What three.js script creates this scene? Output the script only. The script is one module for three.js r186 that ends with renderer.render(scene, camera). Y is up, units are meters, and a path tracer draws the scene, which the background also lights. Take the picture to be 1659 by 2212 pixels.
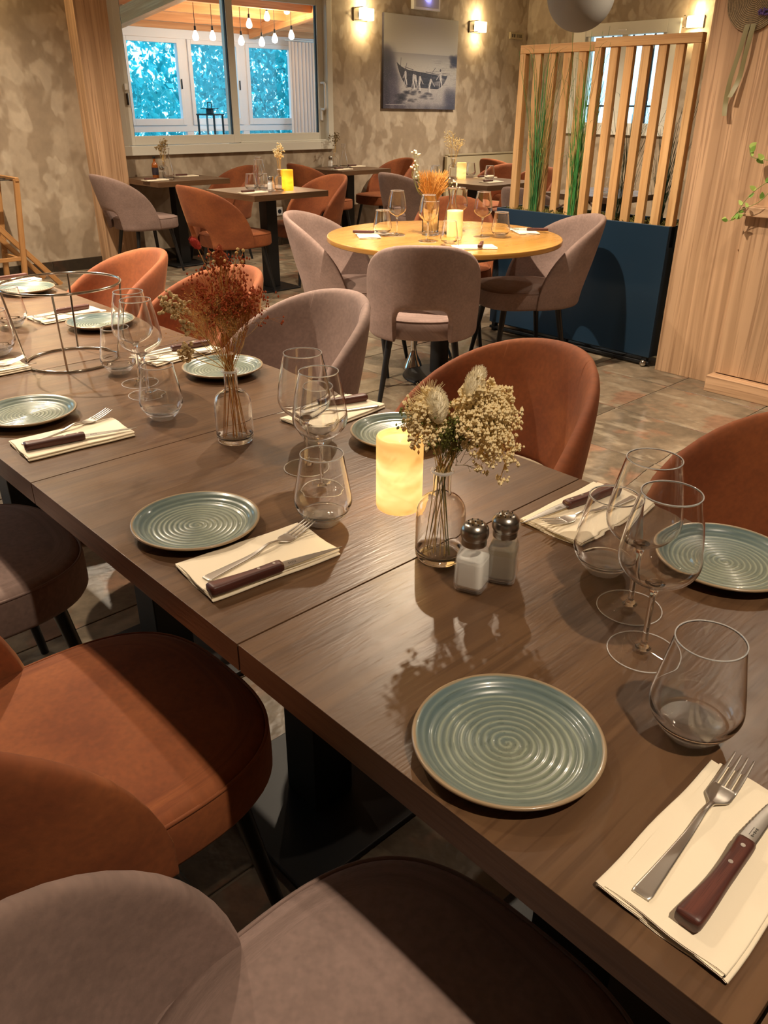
import * as THREE from 'three';
import { RoundedBoxGeometry } from 'three/addons/geometries/RoundedBoxGeometry.js';
import { mergeGeometries } from 'three/addons/utils/BufferGeometryUtils.js';
import { RectAreaLightUniformsLib } from 'three/addons/lights/RectAreaLightUniformsLib.js';

// ---------- camera, sky, exposure, lamps ----------
const RAD = Math.PI / 180;
const scene = new THREE.Scene();
const camera = new THREE.PerspectiveCamera(65.368, 1659 / 2212, 0.05, 80);
camera.position.set(0, 1.3417, 0);
camera.rotation.set(-26.964 * RAD, -43.395 * RAD, 0.44 * RAD, 'YXZ');
const renderer = new THREE.WebGLRenderer({ antialias: true });
renderer.toneMapping = THREE.LinearToneMapping;
renderer.toneMappingExposure = 2.55;
renderer.shadowMap.enabled = true;
RectAreaLightUniformsLib.init();
scene.background = new THREE.Color(0.44, 0.78, 1.0);
scene.backgroundIntensity = 1.0;

const CEIL = 2.75;
// recessed ceiling spots: x, z, intensity (cd), half cone in degrees
const SPOTS = [  // unseen; some placed from cast shadows, others added as soft fill
  [2.6, -2.55, 18, 66, 'between the long table and the round table'], [0.44, 0.6, 6.0, 66, 'above the near end of the long table'], [0.5, -2.2, 4.0, 66, 'above the middle of the long table'], [0.75, -3.7, 27, 64, 'past the far left end of the long table'], [2.2, -5.8, 15, 70, 'in front of the far left wall'],
  [3.35, -3.9, 3.5, 66, 'above the round table'], [4.7, -5.6, 6.5, 68, 'in front of the window tables'], [6.2, -3.2, 8, 68, 'behind the slatted screen'], [7.6, -5.7, 17, 70, 'in front of the picture wall'], [3.2, -0.9, 3.2, 66, 'before the oak partition'], [-1.0, -4.6, 6, 68, 'near the left window'],
];
const SPOT_COLOR = new THREE.Color().setRGB(1.0, 0.82, 0.61);

// ---------- helpers ----------
let seed = 1234567;
const rnd = () => { seed = (seed * 1664525 + 1013904223) >>> 0; return seed / 4294967296; };
const rr = (a, b) => a + (b - a) * rnd();
const V = (x, y, z) => new THREE.Vector3(x, y, z);
const used = {};
function numbered(name) {
  const k = used[name] = (used[name] ?? -1) + 1;
  return k ? `${name}_${String(k).padStart(3, '0')}` : name;
}
function tag(o, label, category, group, kind) {
  if (label) o.userData.label = label;
  if (category) o.userData.category = category;
  if (group) o.userData.group = group;
  if (kind) o.userData.kind = kind;
  return o;
}
function thing(name, label, category, [x, y, z], turn = 0, group) {
  const o = new THREE.Group(); o.name = numbered(name); scene.add(o);
  o.position.set(x, y, z); o.rotation.y = turn;
  return tag(o, label, category, group);
}
function part(name, geo, mat, parent, label) {
  const m = new THREE.Mesh(geo, mat); m.name = parent === scene ? numbered(name) : name;
  m.castShadow = m.receiveShadow = true; parent.add(m);
  if (label) m.userData.label = label;
  return m;
}
function struct(name, geo, mat) { const m = part(name, geo, mat, scene); m.userData.kind = 'structure'; return m; }
function structGroup(name) { const o = new THREE.Group(); o.name = numbered(name); o.userData.kind = 'structure'; scene.add(o); return o; }
function dup(root, name, label, [x, y, z], turn = 0, group) {
  const r = root.clone(); r.name = numbered(name); scene.add(r);
  r.position.set(x, y, z); r.rotation.set(0, turn, 0); r.userData.label = label;
  if (group) r.userData.group = group;
  return r;
}
const T = (g, x, y, z) => g.translate(x, y, z);
function merge(list) {
  const l = list.map(g => { const q = g.index ? g.toNonIndexed() : g; for (const k of Object.keys(q.attributes)) if (!['position', 'normal', 'uv'].includes(k)) q.deleteAttribute(k); return q; });
  return mergeGeometries(l);
}
// uv in metres; g = axis the grain (v) follows
function uvm(geo, grain = 'y', s = 1, off = 0) {
  const p = geo.attributes.position, n = geo.attributes.normal, uv = new Float32Array(p.count * 2);
  const A = ['x', 'y', 'z'], gi = A.indexOf(grain);
  for (let i = 0; i < p.count; i++) {
    const c = [p.getX(i), p.getY(i), p.getZ(i)], m = [Math.abs(n.getX(i)), Math.abs(n.getY(i)), Math.abs(n.getZ(i))];
    let d = m.indexOf(Math.max(...m));
    let rest = [0, 1, 2].filter(k => k !== d), va = rest.includes(gi) ? gi : rest[1], ua = rest.find(k => k !== va);
    uv[2 * i] = c[ua] * s + off; uv[2 * i + 1] = c[va] * s + off * 1.7;
  }
  geo.setAttribute('uv', new THREE.BufferAttribute(uv, 2)); return geo;
}
function box(w, h, d, r = 0.003, seg = 2) { return new RoundedBoxGeometry(w, h, d, seg, Math.min(r, w / 2.01, h / 2.01, d / 2.01)); }
function boxAt(x0, x1, y0, y1, z0, z1, r = 0) {
  const g = r ? box(x1 - x0, y1 - y0, z1 - z0, r) : new THREE.BoxGeometry(x1 - x0, y1 - y0, z1 - z0);
  return T(g, (x0 + x1) / 2, (y0 + y1) / 2, (z0 + z1) / 2);
}
function bar(a, b, w, h = w, r = 0.002) { // box beam from a to b
  const L = a.distanceTo(b), g = r ? box(w, h, L, r, 1) : new THREE.BoxGeometry(w, h, L);
  uvm(g, 'z');
  const m = new THREE.Matrix4().lookAt(b, a, Math.abs(b.clone().sub(a).normalize().y) > 0.98 ? V(1, 0, 0) : V(0, 1, 0));
  return g.applyMatrix4(m).translate((a.x + b.x) / 2, (a.y + b.y) / 2, (a.z + b.z) / 2);
}
function cone(a, b, r0, r1, n = 12) {
  const L = a.distanceTo(b), g = new THREE.CylinderGeometry(r1, r0, L, n);
  const q = new THREE.Quaternion().setFromUnitVectors(V(0, 1, 0), b.clone().sub(a).normalize());
  return g.applyQuaternion(q).translate((a.x + b.x) / 2, (a.y + b.y) / 2, (a.z + b.z) / 2);
}
function tube(pts, r, n = 6, seg) { return new THREE.TubeGeometry(new THREE.CatmullRomCurve3(pts), seg ?? pts.length * 4, r, n, false); }
function lathe(pts, n = 48) { return new THREE.LatheGeometry(pts.map(p => new THREE.Vector2(p[0], p[1])), n); }
function smooth(pts, per = 6) { // Catmull-Rom through profile points
  return new THREE.SplineCurve(pts.map(p => new THREE.Vector2(...p))).getPoints((pts.length - 1) * per).map(p => [Math.max(p.x, 0), p.y]);
}
// loft along x: sections {x, y, z, w, h, e}
function loft(secs, n = 12) {
  const pos = [], idx = [];
  secs.forEach(s => { for (let i = 0; i < n; i++) { const a = i / n * Math.PI * 2, e = s.e ?? 0.6; const c = Math.cos(a), d = Math.sin(a);
    pos.push(s.x, s.y + Math.sign(d) * Math.pow(Math.abs(d), e) * s.h, (s.z ?? 0) + Math.sign(c) * Math.pow(Math.abs(c), e) * s.w); } });
  for (let k = 0; k < secs.length - 1; k++) for (let i = 0; i < n; i++) { const a = k * n + i, b = k * n + (i + 1) % n, c = a + n, d = b + n; idx.push(a, b, c, b, d, c); }
  const c0 = pos.length / 3; let s = secs[0]; pos.push(s.x, s.y, s.z ?? 0); for (let i = 0; i < n; i++) idx.push(c0, (i + 1) % n, i);
  s = secs[secs.length - 1]; pos.push(s.x, s.y, s.z ?? 0); const o = (secs.length - 1) * n; for (let i = 0; i < n; i++) idx.push(c0 + 1, o + i, o + (i + 1) % n);
  const g = new THREE.BufferGeometry(); g.setAttribute('position', new THREE.Float32BufferAttribute(pos, 3)); g.setIndex(idx); g.computeVertexNormals();
  g.setAttribute('uv', new THREE.Float32BufferAttribute(new Float32Array(pos.length / 3 * 2), 2)); return g;
}

// ---------- noise and textures ----------
function hash(x, y, s) { let h = (x * 374761393 + y * 668265263 + s * 1274126177) | 0; h = Math.imul(h ^ (h >>> 13), 1274126177); return ((h ^ (h >>> 16)) >>> 0) / 4294967296; }
function vnoise(x, y, px, py, s) {
  const xi = Math.floor(x), yi = Math.floor(y); let fx = x - xi, fy = y - yi; fx = fx * fx * (3 - 2 * fx); fy = fy * fy * (3 - 2 * fy);
  const m = (a, p) => ((a % p) + p) % p, x0 = m(xi, px), x1 = m(xi + 1, px), y0 = m(yi, py), y1 = m(yi + 1, py);
  const a = hash(x0, y0, s), b = hash(x1, y0, s), c = hash(x0, y1, s), d = hash(x1, y1, s);
  return a + (b - a) * fx + (c - a) * fy + (a - b - c + d) * fx * fy;
}
function fbm(u, v, fx, fy, oct, s) { let t = 0, a = 0.5, n = 0; for (let i = 0; i < oct; i++) { t += a * vnoise(u * fx, v * fy, fx, fy, s + i * 17); n += a; a *= 0.5; fx *= 2; fy *= 2; } return t / n; }
const sstep = (a, b, x) => { x = Math.min(1, Math.max(0, (x - a) / (b - a))); return x * x * (3 - 2 * x); };
const mix3 = (a, b, t) => [a[0] + (b[0] - a[0]) * t, a[1] + (b[1] - a[1]) * t, a[2] + (b[2] - a[2]) * t];
function tex(w, h, fn, srgb = true, rx = 1, ry = 1) {
  const d = new Uint8Array(w * h * 4);
  for (let y = 0; y < h; y++) for (let x = 0; x < w; x++) { const c = fn(x / w, y / h); const k = (y * w + x) * 4; const g = typeof c === 'number';
    d[k] = g ? c * 255 : c[0]; d[k + 1] = g ? c * 255 : c[1]; d[k + 2] = g ? c * 255 : c[2]; d[k + 3] = 255; }
  const t = new THREE.DataTexture(d, w, h); t.wrapS = t.wrapT = THREE.RepeatWrapping; t.magFilter = t.minFilter = THREE.LinearFilter;
  if (srgb) t.colorSpace = THREE.SRGBColorSpace; t.repeat.set(rx, ry); t.needsUpdate = true; return t;
}
const std = o => new THREE.MeshStandardMaterial(o), phys = o => new THREE.MeshPhysicalMaterial(o);

// trowelled stucco wall: overlapping patches of taupe and sand
const stuccoAt = (u, v) => {
  const wx = fbm(u, v, 6, 6, 3, 3) - 0.5, wy = fbm(u, v, 6, 6, 3, 5) - 0.5;
  const a = fbm(u + wx * 0.08, v + wy * 0.08, 15, 10, 4, 11), b = fbm(u + wy * 0.1, v + wx * 0.1, 24, 15, 3, 23), c = fbm(u, v, 60, 50, 3, 31);
  return [sstep(0.42, 0.55, a), sstep(0.5, 0.62, b), c];
};
const stuccoTex = tex(1024, 1024, (u, v) => { const [a, b, c] = stuccoAt(u, v);
  let k = mix3([150, 133, 112], [170, 154, 133], a); k = mix3(k, [192, 178, 158], b * 0.6); const m = 0.94 + c * 0.12; return k.map(x => Math.min(255, x * m)); });
const stuccoBump = tex(512, 512, (u, v) => { const [a, b, c] = stuccoAt(u, v); return 0.3 * a + 0.3 * b + 0.4 * c; }, false);
for (const t of [stuccoTex, stuccoBump]) t.repeat.set(1 / 2.6, 1 / 2.6);
const M = {};
M.stucco = std({ map: stuccoTex, bumpMap: stuccoBump, bumpScale: 0.0015, roughness: 0.75 });
M.plainWall = std({ color: '#a08f78', roughness: 0.9 });
M.ceiling = std({ color: '#cfc4b2', roughness: 0.95 });
// oak veneer, grain along v
function oakTex(w, h, c0, c1, c2, s, stretch = 34, wobble = 0.02) {
  return tex(w, h, (u, v) => { const wob = (fbm(u, v, 5, 2, 2, s) - 0.5) * wobble; const x = u + wob;
    const g = fbm(x, v, stretch, 2, 4, s + 5), f = fbm(x, v, 150, 5, 3, s + 9), big = fbm(u, v, 5, 2, 3, s + 13);
    let k = mix3(c0, c1, sstep(0.3, 0.68, g)); k = mix3(k, c2, sstep(0.58, 0.75, f) * 0.55); const m = 0.9 + big * 0.2; return k.map(q => Math.min(255, q * m)); });
}
M.oak = std({ map: oakTex(1024, 1024, [172, 138, 106], [196, 160, 126], [138, 104, 76], 40, 46, 0.03), roughness: 0.55 });
M.oak.map.repeat.set(1 / 1.1, 1 / 2.2);
M.pine = std({ map: oakTex(512, 512, [204, 158, 104], [222, 180, 126], [186, 136, 84], 60, 14), roughness: 0.5 });
M.pine.map.repeat.set(1 / 0.5, 1 / 1.2);
M.roundTop = std({ map: oakTex(512, 512, [166, 120, 58], [176, 130, 68], [154, 108, 50], 63, 10), roughness: 0.22 });
M.roundTop.map.repeat.set(1, 1);
M.beam = std({ map: oakTex(512, 512, [206, 146, 96], [222, 168, 120], [188, 126, 80], 66, 14), roughness: 0.6 });
M.beam.map.repeat.set(1 / 0.5, 1 / 1.5);
M.trayWood = std({ map: M.pine.map, color: '#c4b8aa', roughness: 0.55 });
// dark stained table top
const darkT = oakTex(1024, 1024, [87, 63, 44], [98, 72, 50], [74, 52, 35], 80, 40, 0.01);
const darkB = tex(1024, 1024, (u, v) => 0.5 * fbm(u, v, 120, 6, 3, 91) + 0.5 * fbm(u, v, 260, 60, 2, 95), false);
for (const t of [darkT, darkB]) t.repeat.set(1 / 0.7, 1 / 0.9);
const darkR = tex(512, 512, (u, v) => 0.26 + 0.16 * fbm(u, v, 12, 12, 4, 77), false);
M.darkWood = phys({ map: darkT, bumpMap: darkB, bumpScale: 0.0003, roughnessMap: darkR, roughness: 1, specularIntensity: 1 });
// floor tiles of slate-like stoneware, three cuts
const slateTex = tex(1024, 1024, (u, v) => { const a = fbm(u, v, 5, 5, 5, 101), b = fbm(u, v, 8, 8, 5, 111), c = fbm(u, v, 40, 40, 4, 121), d = fbm(u, v, 14, 5, 5, 131);
  let k = mix3([104, 92, 76], [134, 118, 98], sstep(0.35, 0.65, a)); k = mix3(k, [140, 104, 82], sstep(0.52, 0.68, b) * 0.75); k = mix3(k, [162, 150, 130], sstep(0.56, 0.68, d) * 0.55); const m = 0.8 + c * 0.26; return k.map(q => Math.min(255, q * m)); });
const slateBump = tex(512, 512, (u, v) => 0.6 * fbm(u, v, 10, 10, 5, 131) + 0.4 * fbm(u, v, 60, 60, 3, 141), false);
M.slate = std({ map: slateTex, bumpMap: slateBump, bumpScale: 0.003, roughness: 0.36 });
M.slateDark = std({ map: slateTex, color: '#8a847c', roughness: 0.5 });
M.grout = std({ color: '#8d8272', roughness: 0.95 });
// textiles
const weave = tex(512, 512, (u, v) => { const a = fbm(u, v, 128, 128, 2, 151), b = fbm(u, v, 6, 6, 4, 161); return 0.7 + 0.2 * a + 0.1 * b; }, false);
weave.repeat.set(4, 4);
const velvetTex = (c0, c1, s) => tex(512, 512, (u, v) => { const b = fbm(u, v, 4, 6, 4, s), a = fbm(u, v, 90, 90, 2, s + 7); return mix3(c0, c1, sstep(0.1, 0.9, b)).map(q => q * (0.93 + 0.14 * a)); });
M.rust = phys({ map: velvetTex([116, 60, 30], [148, 84, 44], 171), roughness: 0.85, sheen: 0.5, sheenRoughness: 0.45, sheenColor: new THREE.Color('#c08a4c'), bumpMap: weave, bumpScale: 0.0004 });
M.taupe = phys({ map: velvetTex([122, 101, 93], [142, 119, 111], 181), roughness: 0.9, sheen: 0.35, sheenRoughness: 0.5, sheenColor: new THREE.Color('#b89c92'), bumpMap: weave, bumpScale: 0.0006 });
for (const m of [M.rust, M.taupe]) m.map.repeat.set(1.6, 1.6);
M.black = std({ color: '#08080a', roughness: 0.55 });
M.blackLeg = std({ color: '#121316', roughness: 0.38 });
M.chrome = std({ color: '#c9c6c0', metalness: 1, roughness: 0.12 });
M.steel = std({ color: '#d0cbc4', metalness: 1, roughness: 0.33 });
M.blade = std({ color: '#c0bcb6', metalness: 1, roughness: 0.36 });
M.capMetal = std({ color: '#a8a49e', metalness: 1, roughness: 0.26 });
M.knifeWood = std({ map: oakTex(256, 256, [70, 34, 28], [92, 48, 38], [52, 24, 20], 191, 12), roughness: 0.45 });
M.knifeWood.map.repeat.set(20, 6);
M.linen = std({ color: '#e9dcc4', roughness: 0.9, bumpMap: weave, bumpScale: 0.0003 });
M.glass = phys({ color: '#ffffff', transmission: 1, roughness: 0.0, ior: 1.5, thickness: 0.002 });
M.thinGlass = phys({ color: '#ffffff', transmission: 1, roughness: 0.0, ior: 1.55, thickness: 0 });
M.solidGlass = phys({ color: '#ffffff', transmission: 1, roughness: 0.0, ior: 1.5, thickness: 0.01 }); // thick clear edges and bases
M.whitenedBaseGlass = phys({ color: '#ffffff', transmission: 0.86, roughness: 0.0, ior: 1.9, thickness: 0 });  // white diffuse share stands in for light gathered in the thick glass
M.whitenedRimGlass = phys({ color: '#ffffff', transmission: 0.72, roughness: 0.02, ior: 1.6, thickness: 0 });  // part white, so the bright rim highlight is painted into the glass
M.windowPane = phys({ color: '#ffffff', transmission: 1, roughness: 0.0, ior: 1.5, thickness: 0 });
M.pvc = std({ color: '#d5d2c6', roughness: 0.4 });
M.gasket = std({ color: '#1a2530', roughness: 0.6 });
M.whitePaint = std({ color: '#e4e2de', roughness: 0.6 });
M.navy = std({ color: '#22384c', roughness: 0.28, metalness: 0.3 });

// ---------- room shell ----------
const ZW = -7.305, XR = 9.322, XL = -3.0, ZF = 3.0;
function holed(w0, w1, h0, h1, holes, depth) { // a wall in the xy plane with rectangular openings
  const s = new THREE.Shape([[w0, h0], [w1, h0], [w1, h1], [w0, h1]].map(p => new THREE.Vector2(...p)));
  for (const [a, b, c, d] of holes) s.holes.push(new THREE.Path([[a, c], [a, d], [b, d], [b, c]].map(p => new THREE.Vector2(...p))));
  return new THREE.ExtrudeGeometry(s, { depth, bevelEnabled: false });
}
struct('wall_back', uvm(T(holed(XL - 0.25, XR + 0.25, 0, CEIL, [[3.665, 6.08, 0.96, 2.36], [-2.2, 0.9, 0.7, 2.4]], 0.25), 0, 0, ZW - 0.25), 'y'), M.stucco);
{ const g = holed(-ZF - 0.2, 7.6, 0, CEIL, [[5.22, 6.54, 1.08, 2.2]], 0.25); g.rotateY(Math.PI / 2); struct('wall_right', uvm(T(g, XR, 0, 0), 'y'), M.stucco); }
struct('wall_left', boxAt(XL - 0.25, XL, 0, CEIL, ZW - 0.25, ZF + 0.25), M.plainWall);
struct('wall_front', boxAt(XL - 0.25, XR + 0.25, 0, CEIL, ZF, ZF + 0.25), M.plainWall);
struct('ceiling', boxAt(XL - 0.25, XR + 0.25, CEIL, CEIL + 0.2, ZW - 0.25, ZF + 0.25), M.ceiling);

// floor: stoneware tiles laid on a 50 cm grid with grout between
{
  const fl = structGroup('floor');
  const b = part('grout_bed', boxAt(XL - 0.25, XR + 0.25, -0.2, -0.004, ZW - 0.25, ZF + 0.25), M.grout, fl);
  const P = 0.503, variants = [];
  for (let k = 0; k < 6; k++) { const g = box(P - 0.006, 0.012, P - 0.006, 0.0025, 1); uvm(g, 'z', 1, 0.37 * k + 0.1); if (k % 2) { const u = g.attributes.uv; for (let i = 0; i < u.count; i++) u.setXY(i, u.getY(i), u.getX(i)); } variants.push(g); }
  const spots = [];
  for (let i = -12; i < 14; i++) for (let j = -13; j < 10; j++) { const x = 2.963 + (i + 0.5) * P, z = -1.468 + (j + 0.5) * P; if (x > XL - 0.2 && x < XR + 0.2 && z > ZW - 0.2 && z < ZF + 0.2) spots.push([x, z]); }
  const inView = ([x, z]) => { const c = x * 0.687 - z * 0.727, r = x * 0.727 + z * 0.687; return c > 0.3 && Math.abs(r) < c * 0.56 + 0.8; };
  const seen = spots.filter(inView).sort((a, b) => Math.hypot(...a) - Math.hypot(...b)), near = new Set(seen.slice(0, 250)), rest = [];
  spots.forEach((s, k) => { const g = variants[Math.floor(rnd() * 6)]; const y = -0.006 + rr(-0.0006, 0.0006);
    if (near.has(s)) { const m = part('tile', g, M.slate, fl); m.position.set(s[0], y, s[1]); } else rest.push(g.clone().translate(s[0], y, s[1])); });
  const m = part('tile', merge(rest), M.slate, fl); m.userData.kind = 'stuff';
}
// skirting tiles along the back wall
{
  const bb = structGroup('baseboard_back');
  for (let x = 0.35; x < XR - 0.3; x += 0.5) { if (x > 3.2 && x < 3.6) continue; const g = uvm(box(0.496, 0.098, 0.012, 0.002, 1), 'x', 1, x); const m = part('tile', g, M.slateDark, bb); m.position.set(x + 0.25, 0.049, ZW + 0.006); }
}
// oak-clad pilaster beside the window
struct('pillar_oak', uvm(boxAt(3.313, 3.6, 0, CEIL, ZW, ZW + 0.16, 0.003), 'y'), M.oak);
// full-height oak partition on the right, low oak cabinet in front of it
struct('partition_oak', uvm(boxAt(4.2, 4.34, 0, CEIL, -2.185, 1.2, 0.002), 'y'), M.oak);
{
  const t = thing('oak_cabinet', 'low oak cabinet with a raised ledge against the oak partition at the right edge', 'cabinet', [0, 0, 0]);
  part('body', uvm(boxAt(4.12, 4.197, 0.09, 0.875, -1.8, 0.6, 0.002), 'y', 1, 0.3), M.oak, t);
  part('plinth', uvm(boxAt(4.05, 4.197, 0.0, 0.085, -1.81, 0.6, 0.003), 'z', 1, 0.6), M.oak, t);
  part('ledge', uvm(boxAt(4.08, 4.197, 0.877, 0.92, -1.815, 0.6, 0.004), 'z', 1, 0.7), M.oak, t);
}

// sliding window in the back wall
{
  const w = structGroup('window_1');
  const X0 = 3.665, X1 = 6.08, Y0 = 0.96, Y1 = 2.36, Z = ZW;
  const fr = (name, x0, x1, y0, y1, z0, z1, mat = M.pvc) => part(name, boxAt(x0, x1, y0, y1, z0, z1, 0.004), mat, w);
  fr('frame', X0 - 0.02, X0 + 0.05, Y0 - 0.03, Y1, Z - 0.1, Z + 0.025); fr('frame', X1 - 0.05, X1 + 0.02, Y0 - 0.03, Y1, Z - 0.1, Z + 0.025);
  fr('frame', X0 - 0.02, X1 + 0.02, Y1 - 0.05, Y1 + 0.02, Z - 0.1, Z + 0.025); fr('sill', X0 - 0.02, X1 + 0.02, Y0 - 0.035, Y0 + 0.045, Z - 0.12, Z + 0.03);
  // inner (left) sash and outer (right) sash on two tracks
  const sash = (x0, x1, z0, z1) => {
    const a = 0.075; const sh = fr('sash', x0, x0 + a, Y0 + 0.05, Y1 - 0.05, z0, z1); fr('sash', x1 - a, x1, Y0 + 0.05, Y1 - 0.05, z0, z1);
    fr('sash', x0 + a, x1 - a, Y0 + 0.05, Y0 + 0.125, z0, z1); fr('sash', x0 + a, x1 - a, Y1 - 0.125, Y1 - 0.05, z0, z1);
    const zc = (z0 + z1) / 2;
    fr('gasket', x0 + a, x0 + a + 0.008, Y0 + 0.125, Y1 - 0.125, zc - 0.012, zc + 0.012, M.gasket); fr('gasket', x1 - a - 0.008, x1 - a, Y0 + 0.125, Y1 - 0.125, zc - 0.012, zc + 0.012, M.gasket);
    const p = new THREE.PlaneGeometry(x1 - x0 - 2 * a, Y1 - Y0 - 0.25); part('pane', T(p, (x0 + x1) / 2, (Y0 + Y1) / 2, zc), M.windowPane, sh);
  };
  sash(3.71, 4.915, Z - 0.03, Z + 0.012); sash(4.84, 6.03, Z - 0.085, Z - 0.04);
  fr('track_cover', 4.915, 6.03, Y0 + 0.045, Y0 + 0.06, Z - 0.03, Z + 0.012);
  // handles: lever plate at left, D-pull and lock at right
  fr('handle', 3.735, 3.762, 1.33, 1.43, Z + 0.012, Z + 0.03, M.chrome); fr('handle', 3.735, 3.762, 1.45, 1.5, Z + 0.012, Z + 0.04, M.whitePaint);
  part('handle', tube([V(5.985, 1.31, Z - 0.04), V(5.985, 1.31, Z + 0.02), V(5.985, 1.33, Z + 0.03), V(5.985, 1.45, Z + 0.03), V(5.985, 1.53, Z + 0.03), V(5.985, 1.55, Z + 0.02), V(5.985, 1.55, Z - 0.04)], 0.011, 8), M.whitePaint, w);
  fr('lock', 5.972, 5.998, 1.2, 1.31, Z - 0.04, Z - 0.02, M.whitePaint);
}
// large window further left, out of the picture: it gives the left side its daylight
{
  const w = structGroup('window_2'), Z = ZW - 0.1;
  for (const [a, b, c, d] of [[-2.2, -2.13, 0.7, 2.4], [0.83, 0.9, 0.7, 2.4], [-0.7, -0.6, 0.7, 2.4], [-2.13, 0.83, 0.7, 0.78], [-2.13, 0.83, 2.32, 2.4]]) part('frame', boxAt(a, b, c, d, Z - 0.03, Z + 0.03, 0.004), M.pvc, w);
  part('pane', T(new THREE.PlaneGeometry(1.43, 1.54), -1.415, 1.55, Z), M.windowPane, w); part('pane', T(new THREE.PlaneGeometry(1.43, 1.54), 0.115, 1.55, Z), M.windowPane, w);
}
// barred window in the right wall
{
  const w = structGroup('window_3'), X = XR;
  const fr = (n, y0, y1, z0, z1, x0 = X - 0.03, x1 = X + 0.06, m = M.pvc) => part(n, boxAt(x0, x1, y0, y1, z0, z1, 0.004), m, w);
  fr('frame', 1.05, 2.22, -6.57, -6.4); fr('frame', 1.05, 2.22, -5.34, -5.19); fr('frame', 2.09, 2.22, -6.4, -5.34); fr('frame', 1.05, 1.18, -6.4, -5.34);
  fr('sash', 1.18, 2.09, -6.4, -6.34, X, X + 0.05); fr('sash', 1.18, 2.09, -5.4, -5.34, X, X + 0.05); fr('sash', 1.18, 2.09, -5.92, -5.84, X, X + 0.05);
  fr('handle', 2.13, 2.145, -5.95, -5.85, X - 0.05, X - 0.03, M.whitePaint);
  for (const z of [-6.13, -5.62]) { const p = new THREE.PlaneGeometry(0.48, 0.92); p.rotateY(-Math.PI / 2); part('pane', T(p, X + 0.03, 1.635, z), M.windowPane, w); }
  for (let k = 0; k < 9; k++) part('bar', cone(V(X + 0.2, 1.08, -6.45 + k * 0.14), V(X + 0.2, 2.2, -6.45 + k * 0.14), 0.012, 0.012, 8), M.gasket, w);
  for (const y of [1.35, 2.02]) part('bar', boxAt(X + 0.19, X + 0.21, y, y + 0.02, -6.54, -5.22), M.gasket, w);
}
// wall radiator far right on the back wall
{
  const t = thing('radiator', 'flat beige wall radiator on the back wall behind the far right table', 'radiator', [8.6, 0, ZW + 0.004]);
  part('panel', boxAt(-0.75, 0.75, 0.14, 0.8, 0.03, 0.075, 0.008), std({ color: '#b9ad90', roughness: 0.6 }), t);
  part('grille', boxAt(-0.74, 0.74, 0.802, 0.82, 0.02, 0.085, 0.003), std({ color: '#a89c82', roughness: 0.6 }), t);
  for (const s of [-0.6, 0.6]) part('bracket', boxAt(s - 0.03, s + 0.03, 0.3, 0.6, 0, 0.03), M.whitePaint, t);
}
// double socket low on the back wall
{
  const t = thing('wall_socket', 'white double socket low on the back wall behind the amber lamp table', 'socket', [5.3, 0.34, ZW]);
  for (const s of [-0.043, 0.043]) { part('plate', T(box(0.084, 0.084, 0.01, 0.003), s, 0, 0.005), M.whitePaint, t);
    const c = new THREE.CylinderGeometry(0.022, 0.022, 0.004, 20); c.rotateX(Math.PI / 2); part('recess', T(c, s, 0, 0.0105), M.gasket, t); }
}

// ---------- ceiling spots (above the frame), partly added fill ----------
const lampGlow = std({ color: '#000000', emissive: new THREE.Color().setRGB(1, 0.8, 0.55), emissiveIntensity: 6 });
SPOTS.forEach(([x, z, I, a, where], k) => {
  const t = thing('ceiling_spot', 'unseen recessed ceiling spot ' + where, 'ceiling lamp', [x, CEIL, z], 0, 'recessed ceiling spots');
  part('trim_ring', lathe([[0.045, -0.001], [0.062, -0.001], [0.062, -0.007], [0.05, -0.009], [0.045, -0.004]], 32), M.whitePaint, t);
  const d = new THREE.CylinderGeometry(0.045, 0.045, 0.004, 28); part('lamp_disc', T(d, 0, -0.003, 0), lampGlow, t);
  const l = new THREE.SpotLight(SPOT_COLOR, I, 0, a * RAD, 0.7, 2); l.position.set(x, CEIL - 0.012, z); l.target.position.set(x, 0, z);
  l.castShadow = true; l.shadow.radius = 1.3; l.name = numbered('spot_light'); scene.add(l, l.target); l.target.name = numbered('spot_target');
});

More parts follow.
